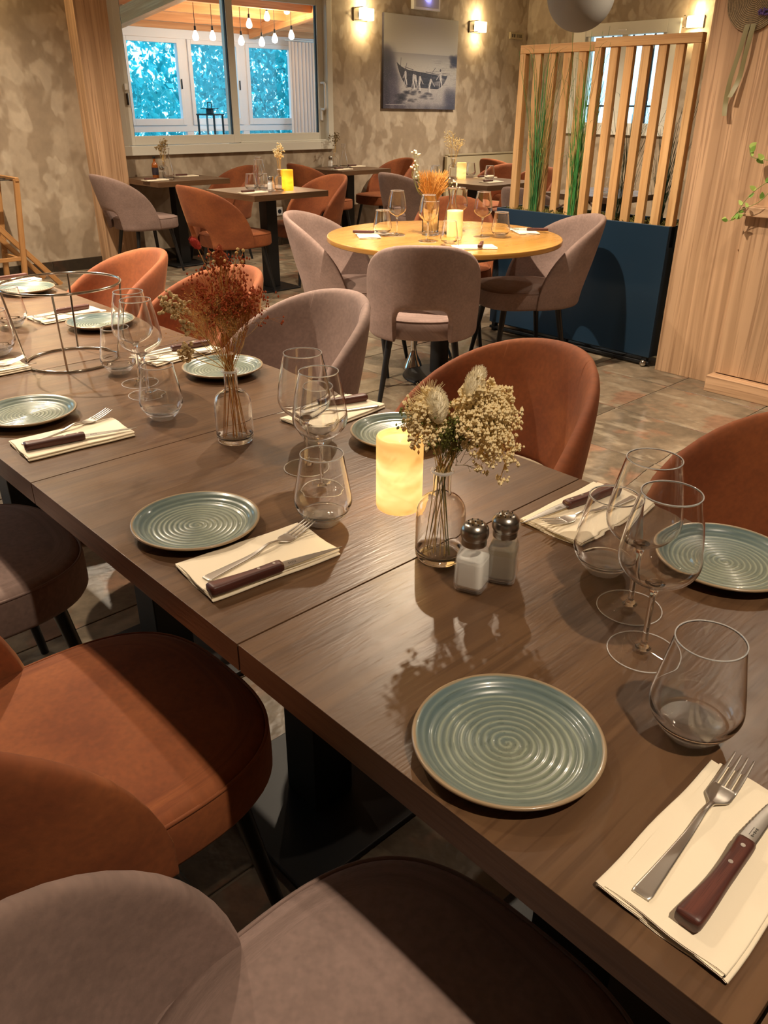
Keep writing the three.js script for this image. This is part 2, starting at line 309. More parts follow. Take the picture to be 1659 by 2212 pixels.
// wall sconces: glass block on a metal plate
{
  const shade = phys({ color: '#fff3da', emissive: new THREE.Color().setRGB(1, 0.84, 0.52), emissiveIntensity: 1.6, roughness: 0.5 });
  const edge = std({ color: '#6d6250', roughness: 0.4, metalness: 0.6 });
  const put = (label, x, y, z, turn) => {
    const t = thing('wall_sconce', label, 'wall lamp', [x, y, z], turn, 'glass block wall sconces');
    part('back_plate', boxAt(-0.125, 0.07, -0.062, 0.062, 0, 0.015, 0.004), edge, t);
    part('bracket', boxAt(-0.05, 0.05, -0.03, 0.03, 0.015, 0.05, 0.004), edge, t);
    part('glass_shade', boxAt(-0.085, 0.085, -0.054, 0.054, 0.05, 0.105, 0.008), shade, t);
    for (const yy of [-0.058, 0.054]) part('clip', boxAt(-0.11, -0.09, yy, yy + 0.006, 0.01, 0.13, 0.001), edge, t);
    for (const yy of [0.1, -0.1]) { const p = new THREE.PointLight(new THREE.Color().setRGB(1, 0.74, 0.38), 0.16, 0, 2); p.position.set(0.0, yy * 1.1, 0.08).applyEuler(t.rotation).add(t.position); p.castShadow = true; p.shadow.radius = 1; p.name = numbered('sconce_light'); scene.add(p); }
  };
  put('lit glass block sconce on the wall between the window and the picture', 6.53, 2.19, ZW, 0);
  put('lit glass block sconce on the wall right of the black and white picture', 8.34, 2.18, ZW, 0);
  put('lit glass block sconce on the right wall beside the barred window and oak partition', XR, 2.17, -5.0, -Math.PI / 2);
  put('glass block sconce high on the far left wall just outside the picture', 2.55, 2.26, ZW, 0);
}

// ---------- veranda and garden behind the window ----------
{
  const ZG = -12, YT = 2.3;
  const frostW = std({ color: '#e9e9f0', roughness: 0.5 });
  const fl = struct('veranda_floor', boxAt(2.5, 13.5, -0.2, 0, ZG - 0.3, ZW - 0.25), std({ color: '#a8a49c', roughness: 0.7 }));
  struct('veranda_wall', merge([boxAt(2.2, 2.5, 0, 0.9, ZG - 0.3, ZW - 0.25), boxAt(13.5, 13.8, 0, 0.9, ZG - 0.3, ZW - 0.25)]), M.whitePaint);
  for (const x of [2.35, 13.65]) { const g = structGroup('window_side'); for (let z = ZG; z < ZW - 0.2; z += 1.1) part('mullion', boxAt(x - 0.04, x + 0.04, 0.9, 2.95, z - 0.04, z + 0.04), frostW, g); const p = new THREE.PlaneGeometry(ZW - 0.25 - ZG, 2.05); p.rotateY(Math.PI / 2); part('pane', T(p, x, 1.925, (ZW - 0.25 + ZG) / 2), M.windowPane, g); }
  struct('veranda_ceiling', boxAt(2.2, 13.8, 2.95, 3.1, ZG - 0.4, ZW - 0.25), std({ color: '#d8b49c', roughness: 0.7 }));
  // glazed wall: casements in pairs above a low glazed strip
  const w = structGroup('window_4');
  const fr = (n, a, b, c, d, z0 = ZG - 0.04, z1 = ZG + 0.04) => part(n, boxAt(a, b, c, d, z0, z1, 0.006), frostW, w);
  fr('frame', 2.5, 13.5, 2.2, 2.32); fr('frame', 2.5, 13.5, 0.97, 1.06); fr('frame', 2.5, 13.5, 0, 0.4); part('header', uvm(boxAt(2.5, 13.5, 2.32, 2.98, ZG - 0.04, ZG + 0.04), 'x'), M.beam, w);
  for (let x = 4.05; x < 13; x += 1.035) {
    fr('mullion', x - 0.06, x + 0.06, 0.4, 0.972, ZG - 0.035, ZG + 0.035); fr('mullion', x - 0.06, x + 0.06, 1.058, 2.202, ZG - 0.035, ZG + 0.035);
    fr('sash', x + 0.06, x + 0.12, 1.06, 2.2, ZG - 0.02, ZG + 0.06); fr('sash', x + 0.915, x + 0.975, 1.06, 2.2, ZG - 0.02, ZG + 0.06);
    fr('sash', x + 0.12, x + 0.915, 1.06, 1.15, ZG - 0.02, ZG + 0.06); fr('sash', x + 0.12, x + 0.915, 2.14, 2.2, ZG - 0.02, ZG + 0.06);
    part('pane', T(new THREE.PlaneGeometry(0.8, 1.0), x + 0.5175, 1.645, ZG + 0.02), M.windowPane, w);
    part('pane', T(new THREE.PlaneGeometry(0.92, 0.57), x + 0.5175, 0.685, ZG), M.windowPane, w);
    part('handle', boxAt(x + 0.93, x + 0.945, 1.55, 1.68, ZG + 0.06, ZG + 0.08, 0.003), M.gasket, w);
  }
  // roof timbers: one big glulam rafter, joists across, each its own beam
  part('rafter', bar(V(6.0, 2.33, -11.9), V(6.05, 2.86, -7.7), 0.14, 0.2, 0.006), M.beam, scene).userData.kind = 'structure';
  part('rafter', bar(V(8.35, 2.33, -11.9), V(8.4, 2.86, -7.7), 0.12, 0.16, 0.006), M.beam, scene).userData.kind = 'structure';
  part('rafter', bar(V(10.6, 2.33, -11.9), V(10.65, 2.86, -7.7), 0.12, 0.16, 0.006), M.beam, scene).userData.kind = 'structure';
  [-11.6, -11.0, -10.4, -9.8, -9.2, -8.6, -8.0].forEach(z => { const y = 2.42 + (z + 11.9) * 0.11; part('joist', bar(V(6.05, y, z), V(13.4, y, z), 0.09, 0.16, 0.005), M.beam, scene).userData.kind = 'structure'; });
  // pear bulbs on short cords
  const bulbMat = phys({ color: '#fff6e6', emissive: new THREE.Color().setRGB(1, 0.9, 0.72), emissiveIntensity: 2.2, roughness: 0.4 });
  const bulbG = lathe(smooth([[0, -0.085], [0.03, -0.075], [0.042, -0.045], [0.034, -0.01], [0.016, 0.03], [0.013, 0.04]]), 16);
  const where = ['highest pear bulb in the right pane beside the frame', 'second highest pear bulb in the right pane', 'pear bulb left in the right pane, below two others', 'pear bulb farthest right, in front of the curtain', 'pear bulb low in the right pane, second from the curtain', 'pear bulb low in the right pane, third from the curtain', 'lowest pear bulb next to the middle stile', 'pear bulb in the left pane nearest the middle stile', 'pear bulb in the left pane, left of its neighbour'];
  [[7.984, 2.558], [7.637, 2.457], [7.335, 2.355], [8.048, 2.258], [7.754, 2.201], [7.529, 2.149], [7.19, 2.148], [6.741, 2.18], [6.48, 2.167]].forEach(([x, y], k) => {
    const t = thing('hanging_bulb', 'lit ' + where[k] + ', seen through the window', 'hanging light', [x, y, -10.5], 0, 'string of pear bulbs in the veranda');
    part('bulb', bulbG, bulbMat, t); part('socket', T(new THREE.CylinderGeometry(0.014, 0.016, 0.05, 10), 0, 0.06, 0), M.black, t);
    part('cord', T(new THREE.CylinderGeometry(0.004, 0.004, 2.95 - y - 0.08, 6), 0, 0.08 + (2.95 - y - 0.08) / 2, 0), M.black, t);
    const p = new THREE.PointLight(new THREE.Color().setRGB(1, 0.75, 0.45), 0.22, 0, 2); p.position.set(x, y - 0.04, -10.5); p.castShadow = true; p.shadow.radius = 1.2; p.name = numbered('bulb_light'); scene.add(p);
  });
  // pleated curtain
  {
    const n = 120, pos = [], idx = [], W = 0.62;
    for (let i = 0; i <= n; i++) for (let s = 0; s < 2; s++) for (let j = 0; j <= 8; j++) { const u = i / n, v = j / 8; const ph = u * Math.PI * 2 * 9 + Math.sin(u * 9) * 0.8; pos.push(8.98 + u * W, 0.05 + v * 2.2, -11.8 + Math.sin(ph) * 0.035 * (0.75 + 0.25 * (1 - v)) + (s ? 0.006 : 0)); }
    const id = (i, s, j) => (i * 2 + s) * 9 + j;
    for (let i = 0; i < n; i++) for (let j = 0; j < 8; j++) for (let s = 0; s < 2; s++) { const a = id(i, s, j), b = id(i + 1, s, j), c = id(i, s, j + 1), d = id(i + 1, s, j + 1); idx.push(a, b, c, b, d, c); }
    const g = new THREE.BufferGeometry(); g.setAttribute('position', new THREE.Float32BufferAttribute(pos, 3)); g.setIndex(idx); g.computeVertexNormals();
    const t = thing('veranda_curtain', 'long pale pleated curtain hanging at the right of the veranda windows', 'curtain', [0, 0, 0]);
    part('cloth', g, std({ color: '#ece0dc', roughness: 0.9 }), t);
    part('rail', cone(V(8.9, 2.27, -11.8), V(9.7, 2.27, -11.8), 0.012, 0.012, 8), M.whitePaint, t);
  }
  // metal lantern on the veranda ledge
  {
    const c = thing('veranda_ledge', 'low white ledge under the window on the veranda side', 'ledge', [5.2, 0, -8.3]);
    part('top', T(box(1.6, 0.04, 0.4, 0.006), 0, 0.78, 0), M.whitePaint, c); for (const s of [-0.7, 0.7]) part('support', T(box(0.06, 0.76, 0.34, 0.006), s, 0.38, 0), M.whitePaint, c);
    const t = thing('lantern', 'black metal lantern with glass sides and a ring handle behind the left window pane', 'lantern', [5.22, 0.8, -8.3], 0.5);
    const L = 0.095, H = 0.44, mat = std({ color: '#123038', roughness: 0.5 });
    for (const a of [-1, 1]) for (const b of [-1, 1]) part('post', boxAt(a * L - 0.008, a * L + 0.008, 0, H, b * L - 0.008, b * L + 0.008), mat, t);
    part('base', boxAt(-L - 0.015, L + 0.015, 0, 0.03, -L - 0.015, L + 0.015, 0.003), mat, t);
    part('roof', boxAt(-L - 0.015, L + 0.015, H, H + 0.014, -L - 0.015, L + 0.015, 0.003), mat, t);
    part('chimney', boxAt(-0.03, 0.03, H + 0.014, H + 0.06, -0.03, 0.03, 0.003), mat, t);
    part('cap', boxAt(-0.07, 0.07, H + 0.06, H + 0.068, -0.07, 0.07, 0.002), mat, t);
    part('handle', tube([V(-0.04, H + 0.068, 0), V(-0.04, H + 0.12, 0), V(0, H + 0.125, 0), V(0.04, H + 0.12, 0), V(0.04, H + 0.068, 0)], 0.005, 6), mat, t);
    for (let k = 0; k < 4; k++) { const p = new THREE.PlaneGeometry(2 * L, H - 0.03); p.translate(0, H / 2 + 0.015, L); p.rotateY(k * Math.PI / 2); part('pane', p, M.windowPane, t); }
    part('candle', T(new THREE.CylinderGeometry(0.035, 0.035, 0.16, 20), 0, 0.11, 0), std({ color: '#e8e0cc', roughness: 0.6 }), t);
  }
  // garden: ground and a wall of shrubs, cyan daylight cast painted into the leaves
  struct('ground', boxAt(-12, 28, -0.5, -0.05, -32, ZW - 0.3).translate(0, 0, 0), std({ color: '#4fb0b8', roughness: 0.95 }));
  const leaf = new THREE.BufferGeometry();
  leaf.setAttribute('position', new THREE.Float32BufferAttribute([0, 0, 0, 0.05, 0.075, 0.012, 0, 0.2, -0.01, -0.05, 0.075, 0.012, 0, 0.08, -0.008], 3));
  leaf.setIndex([0, 1, 4, 1, 2, 4, 2, 3, 4, 3, 0, 4]); leaf.computeVertexNormals(); leaf.setAttribute('uv', new THREE.Float32BufferAttribute(new Float32Array(10), 2));
  const leafMat = phys({ color: '#ffffff', roughness: 0.7, transmission: 0.35, thickness: 0, side: THREE.DoubleSide });
  const hedge = (name, label, x0, x1, z0, z1, h, n, s0) => {
    const m = new THREE.InstancedMesh(leaf, leafMat, n), d = new THREE.Object3D(), c = new THREE.Color(); let k = 0, guard = 0;
    while (k < n && guard++ < n * 12) { const u = rnd(), y = rnd() * h, z = rr(z0, z1), x = x0 + u * (x1 - x0); if (fbm(u, y / h, 9, 5, 3, s0) + 0.22 * (1 - y / h) < 0.5) continue;
      d.position.set(x, y, z); d.rotation.set(rr(-1.4, 1.4), rr(0, 6.28), rr(-1.4, 1.4)); d.scale.setScalar(rr(0.35, 1.15)); d.updateMatrix(); m.setMatrixAt(k, d.matrix);
      const t = Math.min(1, fbm(u, y / h, 16, 9, 3, s0 + 9) * 1.5 - 0.3); c.setRGB(0.01 + 0.2 * t * t, 0.42 + 0.5 * t, 0.48 + 0.48 * t).multiplyScalar(rr(0.7, 1.25)); m.setColorAt(k, c); k++; }
    m.count = k; m.name = numbered(name); m.castShadow = m.receiveShadow = true; scene.add(m); tag(m, label, 'shrub', null, 'stuff');
  };
  hedge('garden_shrubs', 'dense shrubs, bluish daylight put into their colour, growing right behind the veranda windows', 3, 16, -16.5, -14, 3.4, 20000, 301);
  hedge('garden_shrubs', 'second row of shrubs with bluish daylight put into their colour, further back in the garden', 3, 20, -21, -18, 4.2, 16000, 331);
}

// ---------- tables ----------
function makeTable(name, label, x, z, w, d, group, baseW = 0.34) {
  const t = thing(name, label, 'table', [x, 0, z], 0, group);
  const g = box(w, 0.042, d, 0.0007, 2); uvm(g, 'x', 1, x + z * 0.7);
  part('table_top', T(g, 0, 0.729, 0), M.darkWood, t);
  part('column', T(box(0.1, 0.69, 0.1, 0.004), 0, 0.36, 0), M.black, t);
  part('base_plate', T(box(baseW, 0.014, baseW, 0.004), 0, 0.0075, 0), M.black, t);
  part('top_bracket', T(box(0.3, 0.008, 0.3, 0.002), 0, 0.703, 0), M.black, t);
  return t;
}
const LX0 = 0.42, LX1 = 1.147, LXC = (LX0 + LX1) / 2;
[[0.2555, 0.639, 'dark wood table in the bottom right corner, first of the long row'], [-0.3855, 0.637, 'dark wood table under the nearest plate, salt and pepper, second of the long row'], [-1.0245, 0.637, 'dark wood table under the lit lamp, middle of the long row'], [-1.667, 0.644, 'dark wood table under the leftmost near plate, fourth of the long row'], [-2.635, 1.288, 'dark wood table carrying the wire stand at the far left end of the long row']].forEach(([z, d, label]) => {
  const t = makeTable('dining_table', label, LXC, z, LX1 - LX0, d - 0.0004, 'dark tables pushed into one long row', 0.38);
});
makeTable('square_table', 'dark square table by the window beside the oak pilaster, with a carafe and sauce bottle', 3.96, -6.96, 0.72, 0.66, 'square tables along the back wall');
makeTable('square_table', 'dark square table in front of the window carrying a lit yellow lamp', 3.93, -5.52, 0.7, 0.66, 'square tables along the back wall');
makeTable('square_table', 'dark square table against the wall below the first sconce', 6.02, -6.97, 0.68, 0.62, 'square tables along the back wall');
makeTable('square_table', 'square table behind the round table with a lamp and dried flowers', 5.93, -5.1, 0.74, 0.9, 'square tables along the back wall');
makeTable('square_table', 'square table partly hidden behind the slatted screen', 5.85, -3.7, 0.7, 0.66, 'square tables along the back wall');

// round table
const RX = 3.18, RZ = -2.93;
{
  const t = thing('round_table', 'round light wood table set for four beside the planter', 'table', [RX, 0, RZ]);
  const g = lathe([[0, 0.724], [0.598, 0.724], [0.602, 0.727], [0.603, 0.731], [0.603, 0.746], [0.601, 0.749], [0.597, 0.75], [0, 0.75]], 96); part('table_top', uvm(g, 'x'), M.roundTop, t);
  part('apron_ring', lathe([[0.3, 0.66], [0.315, 0.66], [0.315, 0.724], [0.3, 0.724], [0.3, 0.66]], 48), M.black, t);
  part('column', T(new THREE.CylinderGeometry(0.05, 0.05, 0.66, 28), 0, 0.35, 0), M.black, t);
  part('base_disc', lathe([[0, 0.03], [0.05, 0.03], [0.17, 0.022], [0.195, 0.014], [0.2, 0.004], [0.195, 0], [0, 0]], 48), M.black, t);
  const leg = lathe(smooth([[0.001, 0.724], [0.055, 0.722], [0.058, 0.68], [0.03, 0.64], [0.018, 0.58], [0.016, 0.3], [0.016, 0.14], [0.022, 0.09], [0.045, 0.04], [0.058, 0.006], [0.05, 0.0], [0.001, 0]], 4), 28);
  for (const [x, z] of [[0.0, -0.2], [0.3, -0.25]]) part('chrome_leg', T(leg.clone(), x, 0, z), M.chrome, t);
}

// ---------- chairs ----------
function shellGeometry() {
  const us = []; { const half = []; for (let i = 0; i <= 10; i++) half.push(0.29 * i / 10); half.push(0.295, 0.2985, 0.3, 0.3001, 0.304, 0.32); for (let i = 1; i <= 16; i++) half.push(0.32 + 0.68 * (1 - Math.pow(1 - i / 16, 1.8))); for (const h of half.slice(1).reverse()) us.push(-h); us.push(...half); }
  const K = 22, pos = [], idx = [], uv = [], TH = 0.036;
  const ts = []; for (let i = 0; i <= K; i++) ts.push(0.5 - 0.5 * Math.cos(Math.PI * i / K));
  us.forEach(u => {
    const a = Math.abs(u), th = u * 105 * RAD;
    const yt = 0.405 + 0.42 * Math.pow(Math.max(0, 1 - Math.pow(a, 2.3)), 1 / 2.1);
    let yb = 0.372; if (a < 0.3) yb += 0.162 * Math.pow(1 - Math.pow(a / 0.3, 5), 1 / 4);
    const full = Math.min(1, (yt - yb) / 0.06);
    const put = (t, side) => {
      const y = yb + (yt - yb) * t, q = Math.max(0, (y - 0.42) / 0.4), bulge = 1 + 0.035 * Math.sin(Math.min(1, q) * Math.PI) - 0.03 * q;
      const half = TH / 2 * Math.pow(Math.max(0, 1 - Math.pow(Math.abs(2 * t - 1), 12)), 0.5) * full;
      const R = 0.243 * bulge + side * half, lean = 0.125 * Math.pow(q, 1.15) * (0.55 + 0.45 * Math.cos(th));
      pos.push(-0.03 - R * 1.02 * Math.cos(th) - lean, y, R * Math.sin(th)); uv.push(u * 0.45, y);
    };
    for (let i = 0; i <= K; i++) put(ts[i], 1);
    for (let i = K - 1; i >= 1; i--) put(ts[i], -1);
  });
  const n = 2 * K;
  for (let k = 0; k < us.length - 1; k++) for (let i = 0; i < n; i++) { const a = k * n + i, b = k * n + (i + 1) % n, c = a + n, d = b + n; idx.push(a, b, c, b, d, c); }
  const g = new THREE.BufferGeometry(); g.setAttribute('position', new THREE.Float32BufferAttribute(pos, 3)); g.setAttribute('uv', new THREE.Float32BufferAttribute(uv, 2)); g.setIndex(idx); g.computeVertexNormals(); return g;
}
const outline = (a, b, n, inset, N = 64) => { const o = []; for (let i = 0; i < N; i++) { const t = i / N * Math.PI * 2, c = Math.cos(t), s = Math.sin(t); const e = c > 0 ? n : 2.3; o.push([Math.sign(c) * Math.pow(Math.abs(c), 2 / e) * (a - inset), Math.sign(s) * Math.pow(Math.abs(s), 2 / e) * (b - inset)]); } return o; };
function seatGeometry() {
  const A = 0.262, B = 0.243, rings = [[0.06, 0.37], [0.02, 0.37], [0.006, 0.375], [0, 0.386], [0, 0.42], [0.001, 0.452], [0.008, 0.463], [0.02, 0.47]], N = 64;
  const pos = [0, 0.37, 0], uv = [0, 0], idx = [];
  rings.forEach(([i, y]) => outline(A, B, 3.0, i, N).forEach(([x, z]) => { pos.push(x + 0.03, y, z); uv.push(x, z + y); }));
  for (const s of [0.86, 0.7, 0.52, 0.34, 0.16]) { outline((A - 0.02) * s, (B - 0.02) * s, 2 + s, 0, N).forEach(([x, z]) => { pos.push(x + 0.03, 0.47 + 0.013 * (1 - Math.pow(s, 3.2)), z); uv.push(x, z); }); rings.push(0); }
  pos.push(0.03, 0.483, 0); uv.push(0, 0); const last = pos.length / 3 - 1;
  for (let i = 0; i < N; i++) { const j = (i + 1) % N; idx.push(0, 1 + i, 1 + j); for (let k = 0; k < rings.length - 1; k++) { const a = 1 + k * N + i, b = 1 + k * N + j, c = a + N, d = b + N; idx.push(a, c, b, b, c, d); } const o = 1 + (rings.length - 1) * N; idx.push(last, o + j, o + i); }
  const g = new THREE.BufferGeometry(); g.setAttribute('position', new THREE.Float32BufferAttribute(pos, 3)); g.setAttribute('uv', new THREE.Float32BufferAttribute(uv, 2)); g.setIndex(idx); g.computeVertexNormals(); return g;
}
const shellG = shellGeometry(), seatG = seatGeometry();
const pipingG = (() => { const p = outline(0.262, 0.243, 3.0, 0.004, 48).map(([x, z]) => V(x + 0.03, 0.4605, z)); return new THREE.TubeGeometry(new THREE.CatmullRomCurve3(p, true), 120, 0.0032, 6, true); })();
const legG = [[1, 1], [1, -1], [-1, 1], [-1, -1]].map(([a, b]) => cone(V(0.03 + a * 0.155, 0.376, b * 0.15), V(0.03 + a * 0.215, 0, b * 0.205), 0.0175, 0.0105, 14));
const proto = {};
function chair(kind, label, x, z, turn, group, tagged) {
  const mat = M[kind];
  let t;
  if (!proto[kind]) {
    t = proto[kind] = thing('dining_chair', label, 'chair', [x, 0, z], turn, group);
    part('backrest', shellG, mat, t); const st = part('seat', seatG, mat, t); part('piping', pipingG, mat, st);
    for (const g of legG) part('leg', g, M.blackLeg, t);
  } else t = dup(proto[kind], 'dining_chair', label, [x, 0, z], turn, group);
  if (tagged) part('care_label', boxAt(-0.004, 0.004, 0.385, 0.42, 0.2625, 0.2645), M.whitePaint, t, 'small white care label sewn into the seam');
  return t;
}
const face = (fx, fz) => Math.atan2(-fz, fx);
const gN = 'chairs on the near side of the long table', gF = 'chairs on the far side of the long table', gR = 'chairs round the round table', gB = 'chairs at the square tables';
chair('rust', 'rust velvet chair on the near side of the long table, seat half in shadow', 0.285, -1.005, 0.0, gN);
chair('taupe', 'taupe fabric chair closest to the camera, cut off by the bottom edge', 0.28, -0.325, 0.03, gN);
chair('taupe', 'taupe fabric chair at the left edge, only its seat under the long table showing', 0.3, -1.72, 0, gN);
chair('rust', 'rust velvet chair at the right edge behind the wine glasses and plate', 1.25, -0.43, Math.PI, gF);
chair('rust', 'reddish velvet chair behind the cream dried flowers, across the long table', 1.265, -1.125, Math.PI, gF);
chair('taupe', 'taupe fabric chair across the long table behind the pair of wine glasses', 1.28, -1.93, Math.PI, gF);
chair('rust', 'orange velvet chair behind the red dried flowers, across the long table', 1.29, -2.5, Math.PI, gF);
chair('rust', 'orange velvet chair farthest left across the long table', 1.24, -3.09, Math.PI - 0.1, gF);
chair('taupe', 'taupe chair with its back to the camera in front of the round table', 2.79, -2.69, face(0.72, -0.69), gR);
chair('taupe', 'taupe chair on the left of the round table, turned to the right', 3.0, -3.41, face(0.5, 0.86), gR);
chair('taupe', 'taupe chair right of the round table, in front of the dark planter', 3.68, -2.75, face(-0.87, -0.5), gR, true);
chair('rust', 'orange chair behind the round table facing the camera', 3.86, -3.48, face(-0.75, 0.66), gR);
chair('taupe', 'taupe chair beside the oak pilaster at the table by the window', 3.53, -6.86, 0, gB);
chair('rust', 'rust chair right of the table by the oak pilaster, facing left', 4.42, -6.98, Math.PI, gB);
chair('rust', 'rust chair left of the square table with the lit yellow lamp', 3.57, -5.52, 0, gB);
chair('rust', 'rust chair right of the square table with the lit yellow lamp', 4.38, -5.62, Math.PI, gB);
chair('rust', 'dark red chair left of the table below the first sconce', 5.66, -6.95, 0, gB);
chair('rust', 'dark brown-red chair right of the table below the first sconce', 6.55, -6.98, Math.PI, gB);
chair('taupe', 'dark taupe chair behind the round table, left of the orange dried flowers', 5.58, -5.5, 0, gB);
chair('rust', 'rust chair beyond the far lamp, behind two tumblers', 6.7, -5.62, Math.PI, gB);
chair('rust', 'orange chair beside the slatted screen at the far table', 6.55, -5.05, Math.PI, gB);
chair('taupe', 'pale taupe chair peeking over the left end of the planter', 5.35, -3.9, 0, gB);
chair('rust', 'dark red chair farthest back near the wall radiator', 7.95, -6.35, 0, gB);

// ---------- tableware ----------
const TY = 0.7504;
// plate with thrown rings
const plateTex = tex(512, 512, (u, v) => {
  const w = v + (fbm(u, v, 6, 4, 3, 401) - 0.5) * 0.03, s = fbm(u, v, 24, 60, 3, 411), side = 0.5 + 0.5 * Math.cos((u - 0.1) * Math.PI * 2);
  const ring = Math.pow(0.5 + 0.5 * Math.sin((w * 12.5 + u) * Math.PI * 2), 2.2), n = fbm(u, v, 10, 40, 3, 421);
  let k = mix3([108, 116, 103], [88, 107, 110], side * 0.6 + 0.4 * sstep(0.55, 0.95, v)); k = mix3(k, [158, 166, 146], ring * (0.4 + 0.5 * n) * (v < 0.8 ? 1 : 0.4));
  k = mix3(k, [60, 74, 66], sstep(0.62, 0.8, s) * 0.35); k = mix3(k, [150, 128, 100], sstep(0.955, 0.985, v + (s - 0.5) * 0.03)); return k; });
const plateG = (() => {
  const R = 0.0975, N = 130, S = 120, pos = [], uv = [], idx = [];
  const prof = []; for (let i = 0; i <= N; i++) { const r = R * i / N, e = sstep(0.068, R, r); prof.push([r, 0.007 + 0.0125 * e * (0.55 + 0.45 * e), i / N, 1]); }
  for (const [r, y] of [[R + 0.0012, 0.0185], [R + 0.001, 0.0165], [0.09, 0.0115], [0.07, 0.0045], [0.06, 0.0015], [0.056, 0], [0.052, 0], [0.05, 0.002], [0.001, 0.0022]]) prof.push([r, y, 1, 0]);
  const n = prof.length;
  for (let s = 0; s <= S; s++) { const a = s / S * Math.PI * 2; prof.forEach(([r, y, v, f]) => { const amp = f * 0.00036 * sstep(0.002, 0.01, r) * (1 - sstep(0.085, 0.097, r)); const yy = y + amp * Math.sin((v * 12.5 + s / S) * Math.PI * 2); const wob = 1 + 0.004 * Math.sin(a * 3 + 1);
    pos.push(r * Math.cos(a) * wob, yy, -r * Math.sin(a) * wob); uv.push(s / S, Math.min(v, 0.998)); }); }
  for (let s = 0; s < S; s++) for (let i = 0; i < n - 1; i++) { const a = s * n + i, b = a + 1, c = a + n, d = b + n; idx.push(a, c, b, b, c, d); }
  const g = new THREE.BufferGeometry(); g.setAttribute('position', new THREE.Float32BufferAttribute(pos, 3)); g.setAttribute('uv', new THREE.Float32BufferAttribute(uv, 2)); g.setIndex(idx); g.computeVertexNormals(); return g;
})();
M.plate = phys({ map: plateTex, roughness: 0.3, clearcoat: 0.4, clearcoatRoughness: 0.08 });
const gPl = 'stoneware side plates on the long table';
[[0.523, -0.366, 'green-blue ringed plate nearest the camera, alone at the front edge', 0.6], [0.543, -0.999, 'green-blue ringed plate left of the napkin in the middle of the long table', 2.1], [0.546, -1.67, 'green-blue ringed plate cut off by the left edge on the near side', 3.3], [1.027, -1.67, 'green-blue ringed plate behind the red dried flowers and clear bottle', 4.1], [1.045, -1.062, 'green-blue ringed plate half hidden behind the lit lamp', 5.0], [1.045, -0.387, 'green-blue ringed plate at the right edge behind the wine glasses', 0.2], [1.013, -2.306, 'green-blue ringed plate seen through the wire stand legs', 1.2], [1.036, -2.933, 'green-blue ringed plate farthest away at the far left end', 2.8]].forEach(([x, z, l, a]) => {
  const t = part('side_plate', plateG, M.plate, scene); t.position.set(x, TY, z); t.rotation.y = a; tag(t, l, 'plate', gPl);
});

// glasses
function makeTumbler() {
  const t = new THREE.Group();
  const wall = smooth([[0.0368, 0.0178], [0.041, 0.0225], [0.0452, 0.031], [0.0472, 0.04], [0.0455, 0.056], [0.041, 0.082], [0.0365, 0.107], [0.0345, 0.121]], 5);
  part('base', lathe([[0.0005, 0.0004], [0.0225, 0.0004], [0.025, 0.0014], [0.0272, 0.005], [0.0355, 0.0142], [0.0345, 0.0152], [0.026, 0.0105], [0.0005, 0.0098]], 64), M.whitenedBaseGlass, t);
  const inner = smooth([[0.0005, 0.0118], [0.02, 0.0125], [0.029, 0.0158], [0.0385, 0.0235], [0.0432, 0.031], [0.0458, 0.042], [0.0442, 0.056], [0.0398, 0.082], [0.0354, 0.107], [0.0335, 0.121]], 5).reverse();
  part('bowl', lathe([[0.0005, 0.0105], [0.02, 0.0112], [0.0275, 0.0135], [0.0335, 0.0175], ...wall, ...inner], 64), M.glass, t);
  const rim = new THREE.TorusGeometry(0.0343, 0.00085, 8, 64); rim.rotateX(Math.PI / 2); part('rim', T(rim, 0, 0.1212, 0), M.whitenedRimGlass, t);
  return t;
}
function makeWine() {
  const t = new THREE.Group();
  part('foot', lathe([[0.0005, 0.006], [0.006, 0.0055], [0.02, 0.0028], [0.0415, 0.0012], [0.0422, 0.0006], [0.0415, 0], [0.0005, 0]], 56), M.thinGlass, t);
  const frim = new THREE.TorusGeometry(0.0418, 0.0008, 6, 64); frim.rotateX(Math.PI / 2); part('foot_rim', T(frim, 0, 0.0008, 0), M.whitenedRimGlass, t);
  part('stem', lathe(smooth([[0.0005, 0.0062], [0.0095, 0.0064], [0.0068, 0.0095], [0.0042, 0.014], [0.0036, 0.03], [0.0036, 0.07], [0.0044, 0.084], [0.0075, 0.0925], [0.012, 0.0962], [0.0005, 0.0958]], 4), 28), M.solidGlass, t);
  { const w = smooth([[0.0005, 0.0958], [0.012, 0.0968], [0.028, 0.105], [0.041, 0.1165], [0.0465, 0.13], [0.0455, 0.148], [0.041, 0.177], [0.036, 0.2], [0.033, 0.2145]], 5); part('bowl', lathe(w.concat(w.slice().reverse().map(([r, y]) => [Math.max(r - 0.0011, 0.0005), y + 0.0006])), 56), M.glass, t); }
  const rim = new THREE.TorusGeometry(0.0329, 0.0008, 8, 64); rim.rotateX(Math.PI / 2); part('rim', T(rim, 0, 0.2146, 0), M.whitenedRimGlass, t);
  return t;
}
const protoT = makeTumbler(), protoW = makeWine();
const gT = 'stemless tumblers', gW = 'stemmed wine glasses';
const tumbler = (l, x, z, s = 1, g = gT) => { const t = protoT.clone(); t.name = numbered('tumbler'); scene.add(t); t.position.set(x, TY, z); t.scale.setScalar(s); t.rotation.y = rnd() * 6; tag(t, l, 'glass', g); };
const wine = (l, x, z, s = 1) => { const t = protoW.clone(); t.name = numbered('wine_glass'); scene.add(t); t.position.set(x, TY, z); t.scale.setScalar(s); t.rotation.y = rnd() * 6; tag(t, l, 'glass', gW); };
tumbler('large clear tumbler nearest the camera, right of the front plate', 0.683, -0.248);
wine('wine glass at the right, front one of the pair, just behind the nearest tumbler', 0.774, -0.358);
